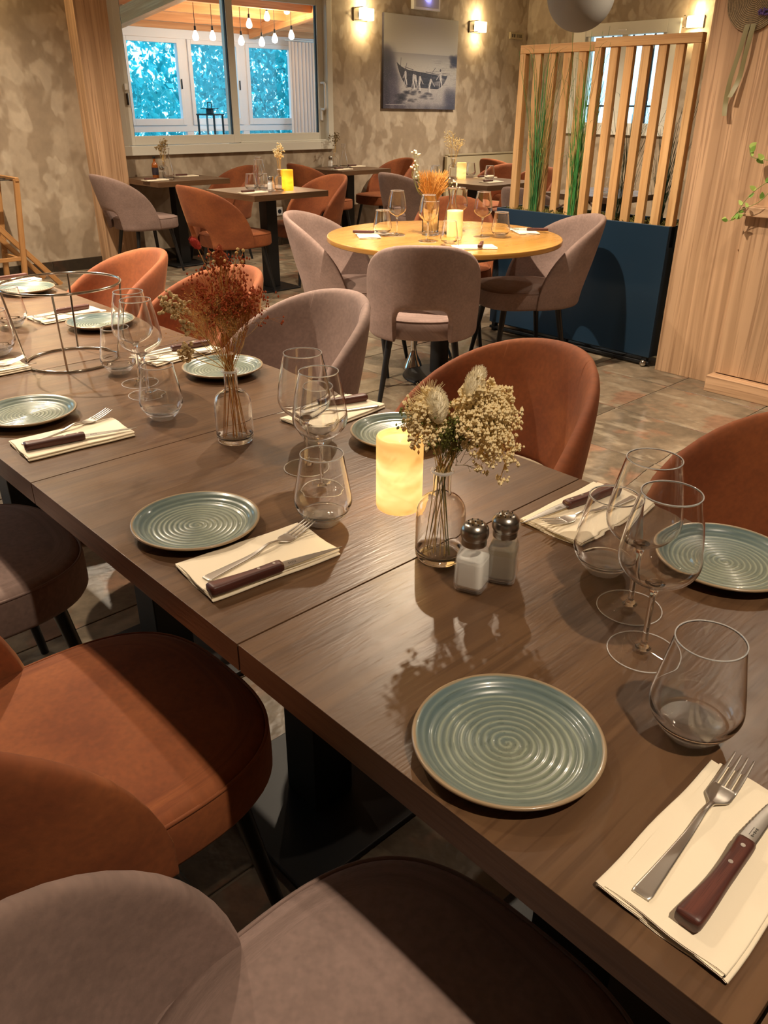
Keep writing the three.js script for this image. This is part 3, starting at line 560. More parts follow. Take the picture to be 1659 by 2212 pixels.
wine('wine glass at the right, rear one of the pair, in front of the rust chair', 0.847, -0.421);
tumbler('clear tumbler behind the right pair of wine glasses beside the knife on a napkin', 0.905, -0.498, 0.98);
tumbler('clear tumbler above the fork tips on the middle napkin', 0.704, -0.884, 0.97);
wine('wine glass in the middle group, front one with the lamp streak', 0.779, -0.98, 0.98);
wine('wine glass in the middle group, rear one before the taupe chair', 0.817, -1.07);
tumbler('clear tumbler seen through the middle wine glasses', 0.913, -1.153, 0.95);
tumbler('clear tumbler left of the red dried flowers, front of the left group', 0.753, -1.477, 0.95);
wine('wine glass in the left group, front one of two beside the wire stand', 0.804, -1.639);
wine('wine glass in the left group, rear one of two beside the wire stand', 0.833, -1.728);
tumbler('clear tumbler standing right against the wire stand base', 0.838, -1.838, 0.92);
tumbler('clear tumbler behind the wire stand at the left edge', 0.819, -2.477, 0.94);
tumbler('clear tumbler cut off by the left edge below the wire stand', 0.68, -2.201, 0.95);

// cutlery: local +x runs from handle end to tip
const forkG = (() => {
  const yOf = x => 0.0022 + 0.006 * Math.exp(-Math.pow((x - 0.118) / 0.022, 2)) + 0.012 * Math.pow(Math.max(0, (x - 0.14) / 0.062), 1.7);
  const handle = []; for (let i = 0; i <= 24; i++) { const x = 0.135 * i / 24; const w = x < 0.004 ? 0.0078 : 0.009 - (0.009 - 0.0026) * Math.pow(Math.min(1, x / 0.115), 0.85); handle.push({ x, y: yOf(x), w, h: 0.0014 + 0.0006 * (x / 0.135), e: 0.5 }); }
  const head = []; for (let i = 0; i <= 12; i++) { const q = i / 12, x = 0.132 + 0.03 * q; head.push({ x, y: yOf(x), w: 0.0026 + 0.0096 * sstep(0, 0.55, q), h: 0.0011, e: 0.5 }); }
  const gs = [loft(handle, 12), loft(head, 14)];
  for (let k = 0; k < 4; k++) { const z = (k - 1.5) * 0.0066, t = []; for (let i = 0; i <= 10; i++) { const q = i / 10, x = 0.16 + 0.044 * q; t.push({ x, y: yOf(x), z: z * (1 - 0.06 * q), w: 0.0023 * (1 - 0.62 * q * q), h: 0.001 * (1 - 0.4 * q), e: 0.6 }); } gs.push(loft(t, 8)); }
  return merge(gs);
})();
const bladeG = (() => { // pointed steak blade, serrated edge on -z
  const s = []; for (let i = 0; i <= 60; i++) { const q = i / 60, x = 0.1 + 0.112 * q; const up = 0.0068 * (1 - Math.pow(q, 2.2)) + 0.0002; let lo = q < 0.08 ? 0.004 + q * 0.03 : 0.0095 * Math.pow(1 - Math.pow((q - 0.08) / 0.92, 1.6), 0.9); if (q > 0.12 && q < 0.9) lo += 0.0007 * Math.abs(Math.sin(q * 60)); s.push({ x, y: 0.0075 - 0.003 * q, z: (up - lo) / 2, w: Math.max(0.0003, (up + lo) / 2), h: 0.0008, e: 0.7 }); }
  return loft(s, 8);
})();
const knifeHandleG = (() => { const s = []; for (let i = 0; i <= 26; i++) { const q = i / 26, x = 0.11 * q; const w = (q < 0.03 ? 0.0098 : 0.0112) - 0.0034 * sstep(0, 0.6, q) + 0.0006 * sstep(0.75, 1, q); s.push({ x, y: 0.0085, z: 0.0018 * Math.sin(q * 3.1), w, h: q < 0.03 || q > 0.985 ? 0.0062 : 0.0074, e: 0.55 }); } const g = loft(s, 14); return uvm(g, 'x'); })();
M.engrave = std({ color: '#5c5854', roughness: 0.7, metalness: 0.5 });
const engraveG = merge([0, 1, 2, 3, 4].flatMap(k => [T(new THREE.BoxGeometry(0.0014, 0.0002, 0.0024 - (k % 2) * 0.001), 0.122 + k * 0.0026, 0.0079 - k * 0.00006, 0.0005), T(new THREE.BoxGeometry(0.0016, 0.0002, 0.0005), 0.1225 + k * 0.0024, 0.0079 - k * 0.00006, -0.0024)]));
const rivetG = new THREE.CylinderGeometry(0.0021, 0.0021, 0.0158, 12);
const gK = 'steak knives on folded napkins', gFk = 'forks on folded napkins', gNp = 'folded cream paper napkins';
function lay(name, ax, az, bx, bz, y, tilt = 0) { const t = new THREE.Group(); t.name = numbered(name); scene.add(t); t.position.set(ax, y, az); t.rotation.order = 'YZX'; t.rotation.y = Math.atan2(-(bz - az), bx - ax); t.rotation.z = tilt; return t; }
function fork(l, a, b, y = TY + 0.0085, s = 1, roll = 0) { const m = lay('fork', ...a, ...b, y); const f = part('fork_body', forkG, M.steel, m); m.scale.setScalar(s); m.rotation.x = roll; tag(m, l, 'fork', gFk); }
function knife(l, a, b, y = TY + 0.0085, s = 1, flip = 1) { const m = lay('steak_knife', ...a, ...b, y); part('engraving', engraveG, M.engrave, part('blade', bladeG, M.blade, m)); const h = part('handle', knifeHandleG, M.knifeWood, m); for (const x of [0.074, 0.098]) part('rivet', T(rivetG.clone(), x, 0.0085, 0.001), M.steel, h); m.scale.set(s, s, s * flip); tag(m, l, 'knife', gK); }
// napkin: one long sheet folded over itself, seen as a layered strip
const napkinG = (L, D) => {
  const path = []; const y0 = 0.0011, st = 0.0021, hw = D / 2;
  const lays = 4; for (let k = 0; k < lays; k++) { const dir = k % 2 ? -1 : 1, y = y0 + k * st; const e = hw - 0.0015 * k - (k === 3 ? 0.004 : 0); for (let i = 0; i <= 8; i++) path.push([dir * (-e + 2 * e * i / 8) , y + 0.0004 * Math.sin(i + k)]); if (k < lays - 1) { for (let i = 1; i < 4; i++) { const a = -Math.PI / 2 + Math.PI * i / 4; path.push([dir * (e + 0.0016 * Math.cos(a)), y + st / 2 + st / 2 * Math.sin(a)]); } } }
  const pos = [], idx = [], n = path.length, SX = 12, th = 0.0008;
  for (let s = 0; s <= SX; s++) for (let side = 0; side < 2; side++) for (let i = 0; i < n; i++) {
    const a = path[Math.max(0, i - 1)], b = path[Math.min(n - 1, i + 1)], dx = b[0] - a[0], dy = b[1] - a[1], l = Math.hypot(dx, dy) || 1; const o = side ? th : -th;
    const x = (s / SX - 0.5) * L + 0.0012 * Math.sin(i * 0.9 + 1), w = 0.0004 * Math.sin(s * 1.3 + i * 0.5) * (path[i][1] / 0.007);
    pos.push(x, path[i][1] + dx / l * o + Math.max(0, w), path[i][0] - dy / l * o + 0.0008 * Math.sin(s * 0.9)); }
  const id = (s, d, i) => (s * 2 + d) * n + i;
  for (let s = 0; s < SX; s++) for (let i = 0; i < n - 1; i++) { for (let d = 0; d < 2; d++) { const a = id(s, d, i), b = id(s, d, i + 1), c = id(s + 1, d, i), e = id(s + 1, d, i + 1); d ? idx.push(a, c, b, b, c, e) : idx.push(a, b, c, b, e, c); } }
  for (const s of [0, SX]) for (let i = 0; i < n - 1; i++) { const a = id(s, 0, i), b = id(s, 0, i + 1), c = id(s, 1, i), e = id(s, 1, i + 1); idx.push(a, b, c, b, e, c); }
  const g = new THREE.BufferGeometry(); g.setAttribute('position', new THREE.Float32BufferAttribute(pos, 3)); g.setIndex(idx); g.computeVertexNormals(); return uvm(g, 'x', 3);
};
const napG = napkinG(0.207, 0.115);
function napkin(l, x, z, turn = 0, s = 1) { const m = part('napkin', napG, M.linen, scene); m.position.set(x, TY + 0.0004, z); m.rotation.y = turn; m.scale.set(s, 1, s); tag(m, l, 'napkin', gNp); }
const sides = [
  [[0.553, -0.153], 0.0, [[0.462, -0.176], [0.693, -0.186]], [[0.462, -0.137], [0.573, -0.139]], 'in the bottom right corner', 1],
  [[0.556, -0.852], -0.09, [[0.464, -0.846], [0.695, -0.872]], [[0.448, -0.811], [0.663, -0.785]], 'in the middle of the near side', 1],
  [[0.56, -1.487], -0.06, [[0.47, -1.5], [0.714, -1.556]], [[0.463, -1.475], [0.682, -1.43]], 'at the left, near side', 1],
  [[1.036, -1.316 + 0.06], 0.12, [[1.125, -1.213], [0.922, -1.27]], [[1.133, -1.26], [0.969, -1.3]], 'across the table behind the middle wine glasses', -1],
  [[1.038, -0.615], 0.0, [[1.128, -0.585], [0.937, -0.622]], [[1.121, -0.626], [0.892, -0.656]], 'across the table beside the pepper shaker', -1],
  [[1.02, -1.885], 0.12, [[1.09, -1.825], [0.94, -1.866]], [[1.124, -1.887], [0.906, -1.9]], 'across the table behind the left wine glasses', -1],
  [[0.992, -2.497], 0.1, [[1.08, -2.45], [0.89, -2.47]], [[1.071, -2.515], [0.881, -2.5]], 'across the table beyond the wire stand', -1],
  [[1.05, -3.14], 0.1, [[1.12, -3.1], [0.94, -3.12]], [[1.13, -3.16], [0.92, -3.15]], 'at the far left end of the row', -1],
  [[0.58, -2.06], 0, [[0.49, -2.05], [0.7, -2.06]], [[0.49, -2.02], [0.7, -2.01]], 'at the left edge below the wire stand', 1],
];
for (const [c, turn, f, k, where, flip] of sides) {
  napkin('cream napkin ' + where, c[0], c[1], turn, 1.0);
  fork('steel fork on the napkin ' + where, ...f);
  knife('wood-handled steak knife on the napkin ' + where, ...k, TY + 0.0085, 1, flip);
}

// ---------- vases, lamps, shakers ----------
function makeBottle() {
  const t = new THREE.Group();
  const o = smooth([[0.0335, 0.003], [0.0354, 0.009], [0.0358, 0.03], [0.0355, 0.07], [0.0335, 0.085], [0.026, 0.096], [0.016, 0.102], [0.0128, 0.108], [0.0125, 0.13], [0.0128, 0.137]], 5);
  const inn = o.filter(q => q[1] > 0.012).map(([r, y]) => [r - 0.0017, y - (y > 0.08 && y < 0.105 ? 0.0012 : 0)]).reverse();
  part('body', lathe([[0.0005, 0.003], [0.026, 0.0022], [0.031, 0.0004], [0.0325, 0.001], ...o, ...inn, [0.031, 0.0095], [0.024, 0.0078], [0.0005, 0.0105]], 56), M.glass, t);
  const lip = new THREE.TorusGeometry(0.0142, 0.0027, 10, 40); lip.rotateX(Math.PI / 2); part('lip', T(lip, 0, 0.1385, 0), M.whitenedRimGlass, t);
  return t;
}
const protoB = makeBottle();
const bottleVase = (l, x, z, y = TY, s = 1) => { const t = protoB.clone(); t.name = numbered('bottle_vase'); scene.add(t); t.position.set(x, y, z); t.scale.setScalar(s); tag(t, l, 'vase', 'clear bottle vases'); };
bottleVase('clear bottle vase with cream and green dried flowers beside the lit lamp', 0.759, -0.684);
bottleVase('clear bottle vase holding red dried flowers in the middle of the long table', 0.797, -1.272, TY, 1.02);
// alabaster table lamps
const stoneTex = (base) => tex(256, 256, (u, v) => { const b = fbm(u, v, 3, 4, 4, 501), a = fbm(u, v, 2, 6, 4, 511), g = Math.exp(-Math.pow((v - 0.33) / 0.42, 2)); const vein = Math.pow(1 - Math.abs(2 * fbm(u, v + u * 0.3, 3, 4, 4, 521) - 1), 9);
  const m = base * (0.62 + 0.42 * b + 0.1 * g); return [255 * Math.min(1, m + 0.1 * a), 255 * Math.min(1, m * (0.72 + 0.16 * b) + 0.05 * a - vein * 0.05), 255 * Math.min(1, m * (0.34 + 0.3 * b) - vein * 0.04)]; });
const lampG = lathe([[0.0005, 0.001], [0.034, 0], [0.0368, 0.0025], [0.038, 0.006], ...Array.from({ length: 20 }, (_, i) => [0.038, 0.008 + 0.112 * i / 19]), [0.0378, 0.1245], [0.0362, 0.1268], [0.034, 0.1268], [0.0315, 0.1235], [0.0305, 0.117], [0.0005, 0.115]], 56);
{ const p = lampG.attributes.position, uv = lampG.attributes.uv; for (let i = 0; i < p.count; i++) uv.setY(i, p.getY(i) / 0.13 * 0.98); }
const stoneLit = stoneTex(0.95);
M.lampLit = std({ color: '#e8c78a', roughness: 0.35, emissive: '#ffffff', emissiveMap: stoneLit, emissiveIntensity: 0.62 });
M.lampAmber = std({ color: '#d8a03c', roughness: 0.4, emissive: new THREE.Color().setRGB(1, 0.55, 0.06), emissiveMap: stoneLit, emissiveIntensity: 1.1 });
M.lampPale = std({ color: '#e6cf9c', roughness: 0.4, emissive: new THREE.Color().setRGB(1, 0.85, 0.6), emissiveMap: stoneLit, emissiveIntensity: 0.38 });
function lamp(l, mat, x, z, y, I, s = 1) {
  const t = thing('table_lamp', l, 'lamp', [x, y, z], 2.2, 'alabaster cylinder table lamps'); t.scale.setScalar(s);
  part('stone_shade', lampG, mat, t); part('base_disc', T(new THREE.CylinderGeometry(0.03, 0.03, 0.001, 24), 0, 0.0006, 0), M.black, t);
  const p = new THREE.PointLight(new THREE.Color().setRGB(1, 0.66, 0.25), I, 0, 2); p.position.set(x, y + 0.06 * s, z); p.castShadow = true; p.shadow.radius = 1.2; p.name = numbered('lamp_light'); scene.add(p);
}
lamp('glowing cream alabaster cylinder lamp on the long table beside the flowers', M.lampLit, 0.83, -0.842, TY, 0.035);
lamp('glowing amber cylinder lamp on the square table in front of the window', M.lampAmber, 4.03, -5.38, TY, 0.06, 1.18);
lamp('pale cylinder lamp on the round table in front of the wine glasses', M.lampPale, 3.139, -2.822, TY, 0.012, 1.05);
lamp('glowing yellow cylinder lamp on the far table behind the round table', M.lampLit, 5.9, -5.25, TY, 0.06, 1.12);
// salt and pepper
function shaker(l, x, z, turn, fill, h, s = 1, y = TY) {
  const t = thing('shaker', l, 'shaker', [x, y, z], turn, 'glass shakers with metal caps'); t.scale.setScalar(s);
  const sq = (hw, yy, e) => ({ x: yy, y: 0, z: 0, w: hw, h: hw, e });
  const up = g => g.rotateZ(Math.PI / 2);
  const prof = k => [sq(0.0165, 0.0015, 0.45), sq(0.0195, 0.004, 0.4), sq(0.0202, 0.012, 0.38), sq(0.0196, 0.04, 0.4), sq(0.0185, 0.052, 0.45), sq(0.0155, 0.062, 0.7), sq(0.0148, 0.068, 1), sq(0.0155, 0.072, 1)];
  { const o = up(loft(prof(), 48)), i = up(loft(prof().map((q, n) => ({ ...q, x: n ? Math.max(q.x, 0.006 + n * 0.0004) : 0.006, w: q.w - 0.0012, h: q.h - 0.0012 })), 48)); const ix = i.index.array; for (let n = 0; n < ix.length; n += 3) { const a = ix[n]; ix[n] = ix[n + 1]; ix[n + 1] = a; } i.computeVertexNormals(); part('glass_body', merge([o, i]), M.shakerGlass, t); }
  part('filling', up(loft([sq(0.0135, 0.0068, 0.4), sq(0.0184, 0.0085, 0.38), sq(0.0187, 0.012, 0.38), sq(0.018, h, 0.4), sq(0.012, h + 0.002, 0.5)], 32)), fill, t);
  const cap = part('cap', lathe(smooth([[0.0158, 0.0655], [0.0161, 0.068], [0.0159, 0.0735], [0.0168, 0.0755], [0.0179, 0.079], [0.018, 0.084], [0.0168, 0.0895], [0.0125, 0.0945], [0.007, 0.0965], [0.0005, 0.097]], 4), 40), M.capMetal, t);
  for (let k = 0; k < 9; k++) { const r = k ? 0.009 : 0, a = k * Math.PI / 4; part('hole', T(new THREE.CylinderGeometry(0.0009, 0.0009, 0.0012, 8), r * Math.cos(a), k ? 0.0962 : 0.0972, r * Math.sin(a)), M.black, cap); }
}
M.shakerGlass = phys({ color: '#ffffff', transmission: 0.95, roughness: 0, ior: 1.8, thickness: 0 });
M.salt = std({ color: '#f2f0ea', roughness: 0.95 }); M.pepper = std({ color: '#7a6a50', roughness: 0.95 });
shaker('glass salt shaker filled with white salt, dented metal cap, on the long table', 0.73, -0.596, 0.35, M.salt, 0.047, 1.06);
shaker('glass pepper shaker with grey-brown pepper, behind the salt on the long table', 0.779, -0.583, 0.5, M.pepper, 0.05, 1.06);
// chrome wire platter stand
{
  const t = thing('wire_stand', 'tapered chrome wire platter stand with two rings on the far left table', 'stand', [0.797, TY, -2.016]);
  const ring = (r, y, w) => { const g = new THREE.TorusGeometry(r, w, 10, 96); g.rotateX(Math.PI / 2); return T(g, 0, y, 0); };
  part('base_ring', ring(0.112, 0.003, 0.003), M.chrome, t); part('top_ring', ring(0.143, 0.195, 0.0032), M.chrome, t);
  for (const a of [0.55, 2.1, 3.65, 5.25]) part('leg', cone(V(0.112 * Math.cos(a), 0.003, 0.112 * Math.sin(a)), V(0.143 * Math.cos(a), 0.195, 0.143 * Math.sin(a)), 0.0026, 0.0026, 10), M.chrome, t);
}

// ---------- dried flowers ----------
// local axes of a bouquet: r to the right as one faces it, u up, f towards the back
const RIGHT = V(0.729, 0, 0.684), FWD = V(0.687, 0, -0.727);
const loc = (r, u, f) => V(RIGHT.x * r + FWD.x * f, u, RIGHT.z * r + FWD.z * f);
const ball = (p, r, sy = 1) => { const g = new THREE.OctahedronGeometry(r, 0); g.scale(1, sy, 1); return T(g, p.x, p.y, p.z); };
const dot = (p, r) => { const g = new THREE.IcosahedronGeometry(r, 1); return T(g, p.x, p.y, p.z); };
function thin(a, b, r) { return cone(a, b, r, r * 0.75, 3); }
function stemTo(p0, p1, bend, r = 0.0008) { const m = p0.clone().lerp(p1, 0.5).add(bend ?? V(0, 0, 0)); return tube([p0, p0.clone().lerp(m, 0.55), m, p1], r, 4, 10); }
function spray(list, buds, p, dir, len, depth, r, opt) { // forking twig with a bud at each tip
  const q = p.clone().addScaledVector(dir, len); list.push(thin(p, q, r));
  if (depth === 0) { buds.push(opt.bud(q, dir)); return; }
  const k = opt.forks + (rnd() < 0.4 ? 1 : 0);
  for (let i = 0; i < k; i++) { const d = dir.clone().add(V(rr(-1, 1), rr(-1, 1) + (opt.droop ?? 0), rr(-1, 1)).multiplyScalar(opt.spread)).normalize(); spray(list, buds, p.clone().lerp(q, rr(0.55, 1)), d, len * rr(0.6, 0.95), depth - 1, r * 0.8, opt); }
}
M.straw = std({ color: '#d8b678', roughness: 0.9 }); M.cream = std({ color: '#f4e0b0', roughness: 0.95 }); M.paleFluff = std({ color: '#fbf0d2', roughness: 0.95 });
M.olive = std({ color: '#75743a', roughness: 0.9 }); M.redBud = std({ color: '#a0461e', roughness: 0.9 }); M.redFluff = std({ color: '#c2453a', roughness: 0.95 }); M.rustStem = std({ color: '#b8782f', roughness: 0.9 }); M.goldGrass = std({ color: '#d3994a', roughness: 0.95 });
// fluffy oval head made of bristles
function bunnyTail(c, dir, L, R, n = 500) {
  const gs = [], q = new THREE.Quaternion().setFromUnitVectors(V(0, 1, 0), dir); const core = new THREE.IcosahedronGeometry(1, 2); core.scale(R * 0.72, L * 0.46, R * 0.72); gs.push(core);
  for (let i = 0; i < n; i++) { const t = rr(-1, 1), a = rnd() * 6.283, w = Math.sqrt(1 - t * t); const p = V(w * R * 0.7 * Math.cos(a), t * L * 0.45, w * R * 0.7 * Math.sin(a)); const d = V(p.x / R, 0.9 + p.y / L, p.z / R).normalize(); gs.push(thin(p, p.clone().addScaledVector(d, rr(0.5, 1) * R * 0.5), 0.00022)); }
  const g = merge(gs); g.applyQuaternion(q).translate(c.x, c.y, c.z); return g;
}
{ // cream bouquet
  const t = thing('dried_bouquet', 'bouquet of cream dried flowers and pale bunny tails in the bottle beside the lamp', 'flowers', [0.759, TY, -0.684]);
  const L2 = (r, u, f) => loc(r * 0.78, 0.135 + (u - 0.135) * 0.8, f * 0.9);
  const neck = (k) => loc(rr(-0.008, 0.008), 0.135, rr(-0.008, 0.008));
  const foot = () => loc(rr(-0.024, 0.024), 0.01, rr(-0.02, 0.02));
  // stems in the bottle
  for (let i = 0; i < 14; i++) part('stem', stemTo(foot(), neck().add(V(0, 0.012, 0)), V(0, 0, 0), rr(0.0006, 0.0012)), i % 3 ? M.straw : M.olive, t);
  const tail1 = loc(-0.012, 0.238, -0.02), tail2 = loc(0.036, 0.262, 0.0);
  part('bunny_tail', bunnyTail(tail1, loc(-0.1, 1, 0).normalize(), 0.05, 0.016, 900), M.paleFluff, t); part('bunny_tail', bunnyTail(tail2, loc(0.35, 1, 0).normalize(), 0.052, 0.015, 900), M.paleFluff, t);
  part('stem', stemTo(neck(), tail1), M.straw, t); part('stem', stemTo(neck(), tail2), M.straw, t);
  // broom bloom plumes: to the right and drooping, and a smaller plume at the left
  const twigs = [], buds = [];
  const opt = { forks: 3, spread: 0.75, bud: q => ball(q, rr(0.002, 0.0035), rr(0.9, 1.5)) };
  const plume = (p0, p1, p2, n, len, dep, o = opt) => { const c = new THREE.QuadraticBezierCurve3(p0, p1, p2); part('stem', new THREE.TubeGeometry(c, 14, 0.0008, 4), M.straw, t);
    for (let i = 0; i < n; i++) { const s = rr(0.45, 1), p = c.getPoint(s), d = c.getTangent(s).add(V(rr(-1, 1), rr(-1, 1), rr(-1, 1)).multiplyScalar(1.1)).normalize(); spray(twigs, buds, p, d, len * rr(0.6, 1.2), dep, 0.00022, o); } };
  for (let k = 0; k < 14; k++) plume(neck(), L2(rr(0.015, 0.06), rr(0.235, 0.3), rr(-0.03, 0.03)), L2(rr(0.055, 0.122), rr(0.19, 0.275), rr(-0.045, 0.045)), 26, 0.015, 2);
  plume(neck(), L2(0.1, 0.33, 0), L2(0.122, 0.165, -0.01), 12, 0.012, 1); plume(L2(0.1, 0.225, 0), L2(0.125, 0.2, 0), L2(0.1, 0.13, -0.015), 12, 0.008, 1);
  for (let k = 0; k < 7; k++) plume(neck(), L2(rr(-0.03, -0.01), rr(0.2, 0.24), rr(-0.02, 0.02)), L2(rr(-0.055, -0.03), rr(0.215, 0.255), rr(-0.02, 0.02)), 16, 0.013, 2, { ...opt, spread: 0.6 });
  const tw = part('plume_twigs', merge(twigs), M.straw, t); tw.userData.kind = 'stuff'; const bl = part('florets', merge(buds), M.cream, t); bl.userData.kind = 'stuff';
  // feathery cream fans at the left
  const fan = []; for (let i = 0; i < 420; i++) { const c = i % 2 ? L2(-0.04, 0.245, 0) : L2(-0.028, 0.265, 0.01); const d = loc(rr(-1, 0.6), rr(-0.3, 1), rr(-0.8, 0.8)).normalize(); fan.push(thin(c, c.clone().addScaledVector(d, rr(0.012, 0.03)), 0.00028)); }
  part('feather_fan', merge(fan), M.cream, t).userData.kind = 'stuff';
  // green sprigs under the blooms
  const gt = [], gb = []; for (let k = 0; k < 80; k++) { const p = L2(rr(-0.012, 0.03), rr(0.15, 0.2), rr(-0.015, 0.015)); spray(gt, gb, p, loc(rr(-0.5, 0.6), 1, rr(-0.5, 0.5)).normalize(), rr(0.014, 0.026), 2, 0.0004, { forks: 2, spread: 0.7, bud: q => ball(q, rr(0.0013, 0.0024), 1.2) }); }
  for (let k = 0; k < 5; k++) { const p = L2(-0.05, 0.235, 0); spray(gt, gb, p, loc(-1, rr(-0.4, 0.8), rr(-0.3, 0.3)).normalize(), 0.016, 1, 0.0004, { forks: 2, spread: 0.8, bud: q => ball(q, 0.002, 1.4) }); }
  { const p = L2(0.02, 0.155, -0.01); spray(gt, gb, p, loc(1, 0.05, -0.1).normalize(), 0.018, 2, 0.0004, { forks: 2, spread: 0.6, bud: q => ball(q, 0.0009, 1.2) }); }
  part('green_twigs', merge(gt), M.olive, t).userData.kind = 'stuff'; part('green_buds', merge(gb), std({ color: '#6b7030', roughness: 0.9 }), t).userData.kind = 'stuff';
  // dark seed pods hanging over the lamp
  for (const [r, u] of [[-0.053, 0.195], [-0.046, 0.188], [-0.034, 0.192]]) { const p = L2(r, u, -0.03); part('seed_pod', merge([ball(p, 0.0022, 1.8), tube([p, L2(r + 0.002, u + 0.02, -0.025), L2(-0.02, 0.225, -0.01)], 0.0003, 4, 8)]), M.rustStem, t); }
}
{ // red bouquet
  const t = thing('dried_bouquet', 'tall bouquet of red and straw-coloured dried flowers on the long table', 'flowers', [0.797, TY, -1.272]);
  const neck = () => loc(rr(-0.008, 0.008), 0.14, rr(-0.008, 0.008));
  for (let i = 0; i < 16; i++) part('stem', stemTo(loc(rr(-0.026, 0.026), 0.01, rr(-0.022, 0.022)), neck().add(V(0, 0.03, 0)), null, rr(0.0006, 0.0011)), i % 4 ? M.rustStem : M.straw, t);
  const tw = [], bd = [], st = [], sb = [];
  for (let k = 0; k < 20; k++) { const q = loc(rr(-0.035, 0.045), rr(0.21, 0.25), rr(-0.035, 0.035)); tw.push(stemTo(neck(), q, null, 0.0006));
    for (let j = 0; j < 4; j++) spray(tw, bd, q.clone().lerp(loc(0, 0.14, 0), rr(0, 0.25)), loc(rr(-0.45, 0.45), 1, rr(-0.45, 0.45)).normalize(), rr(0.024, 0.042), 3, 0.0004, { forks: 2, spread: 0.5, bud: p => ball(p, rr(0.0018, 0.0033), rr(0.9, 1.5)) }); }
  for (let k = 0; k < 7; k++) { const q = loc(rr(-0.012, 0.02), rr(0.27, 0.3), rr(-0.02, 0.02)); tw.push(stemTo(neck(), q, null, 0.0005)); spray(tw, bd, q, loc(rr(-0.2, 0.25), 1, rr(-0.2, 0.2)).normalize(), 0.03, 3, 0.0004, { forks: 2, spread: 0.4, bud: p => ball(p, rr(0.0016, 0.003), 1.2) }); }
  for (let k = 0; k < 24; k++) { const q = loc(rr(-0.06, 0.038), rr(0.19, 0.24), rr(-0.04, 0.04)); st.push(stemTo(neck(), q, null, 0.0005)); for (let j = 0; j < 3; j++) spray(st, sb, q.clone().lerp(loc(0, 0.14, 0), rr(0, 0.4)), loc(rr(-0.7, 0.5), 0.9, rr(-0.6, 0.6)).normalize(), rr(0.02, 0.032), 3, 0.00032, { forks: 2, spread: 0.55, bud: p => ball(p, rr(0.0007, 0.0013), 1) }); }
  part('red_twigs', merge(tw), M.rustStem, t).userData.kind = 'stuff'; part('red_buds', merge(bd), M.redBud, t).userData.kind = 'stuff';
  part('straw_twigs', merge(st), M.straw, t).userData.kind = 'stuff'; part('straw_buds', merge(sb), M.goldGrass, t).userData.kind = 'stuff';
  const r1 = loc(-0.042, 0.372, 0), r2 = loc(0.0, 0.352, -0.01); part('red_tail', bunnyTail(r1, loc(-0.8, 1, 0).normalize(), 0.026, 0.009, 260), M.redFluff, t); part('red_tail', bunnyTail(r2, loc(0.1, 1, 0).normalize(), 0.04, 0.01, 300), M.redBud, t);
  part('stem', stemTo(loc(-0.01, 0.2, 0), r1, loc(0.01, 0.01, 0)), M.straw, t); part('stem', stemTo(neck(), r2), M.rustStem, t);
  for (let k = 0; k < 12; k++) { const c = loc(rr(-0.03, 0.04), rr(0.33, 0.37), rr(-0.03, 0.03)); part('seed_head', merge([dot(c, 0.0032), thin(c, loc(rr(-0.01, 0.01), 0.26, 0), 0.0004)]), M.straw, t); }
  // cream everlasting clusters at the left
  const cr = []; for (const [r, u, f, n, s] of [[-0.1, 0.268, 0, 60, 0.019], [-0.085, 0.252, 0.01, 50, 0.018], [-0.07, 0.225, -0.005, 34, 0.013], [-0.075, 0.185, -0.01, 26, 0.011], [-0.085, 0.17, 0, 26, 0.011]]) for (let i = 0; i < n; i++) { const p = loc(r + rr(-1, 1) * s, u + rr(-1, 1) * s, f + rr(-1, 1) * s * 0.8); cr.push(dot(p, rr(0.0022, 0.0042))); }
  part('cream_clusters', merge(cr), std({ color: '#c9b083', roughness: 1 }), t).userData.kind = 'stuff';
  for (const [r, u] of [[-0.098, 0.262], [-0.078, 0.245], [-0.072, 0.185], [-0.085, 0.172]]) part('stem', stemTo(neck(), loc(r, u, 0), loc(0.012, -0.005, 0)), M.straw, t);
  // lone arching stem to the right
  part('stem', tube([loc(0.03, 0.255, 0), loc(0.06, 0.262, 0), loc(0.078, 0.255, 0)], 0.0004, 4, 10), M.rustStem, t);
}

// ---------- round table setting ----------
tumbler('tumbler at the left on the round table', 2.941, -3.138, 1.0);
tumbler('tumbler at the right on the round table beside the napkin', 3.34, -2.69, 1.0);
tumbler('tumbler at the front of the round table, partly behind the chair back', 2.957, -2.69, 0.9);
wine('wine glass at the left on the round table', 2.986, -3.079);
wine('wine glass at the front of the round table before the vase', 2.955, -2.83);
wine('wine glass at the back of the round table behind the lamp', 3.35, -2.99);
wine('wine glass at the right on the round table', 3.281, -2.763);
const small = (l, x, z, nx, nz, turn, a, b, c, d) => { napkin('cream napkin ' + l, nx, nz, turn, 0.95); fork('fork on the napkin ' + l, a, b); knife('steak knife on the napkin ' + l, c, d); };
small('at the left of the round table', 0, 0, 2.86, -3.16, 0.95, [2.815, -3.21], [2.94, -3.06], [2.83, -3.24], [2.955, -3.075]);
small('at the front of the round table', 0, 0, 2.985, -2.555, -0.6, [2.925, -2.61], [3.06, -2.72], [2.96, -2.5], [3.1, -2.6]);
small('at the right of the round table', 0, 0, 3.59, -2.73, 0.95, [3.68, -2.66], [3.54, -2.83], [3.66, -2.63], [3.51, -2.79]);
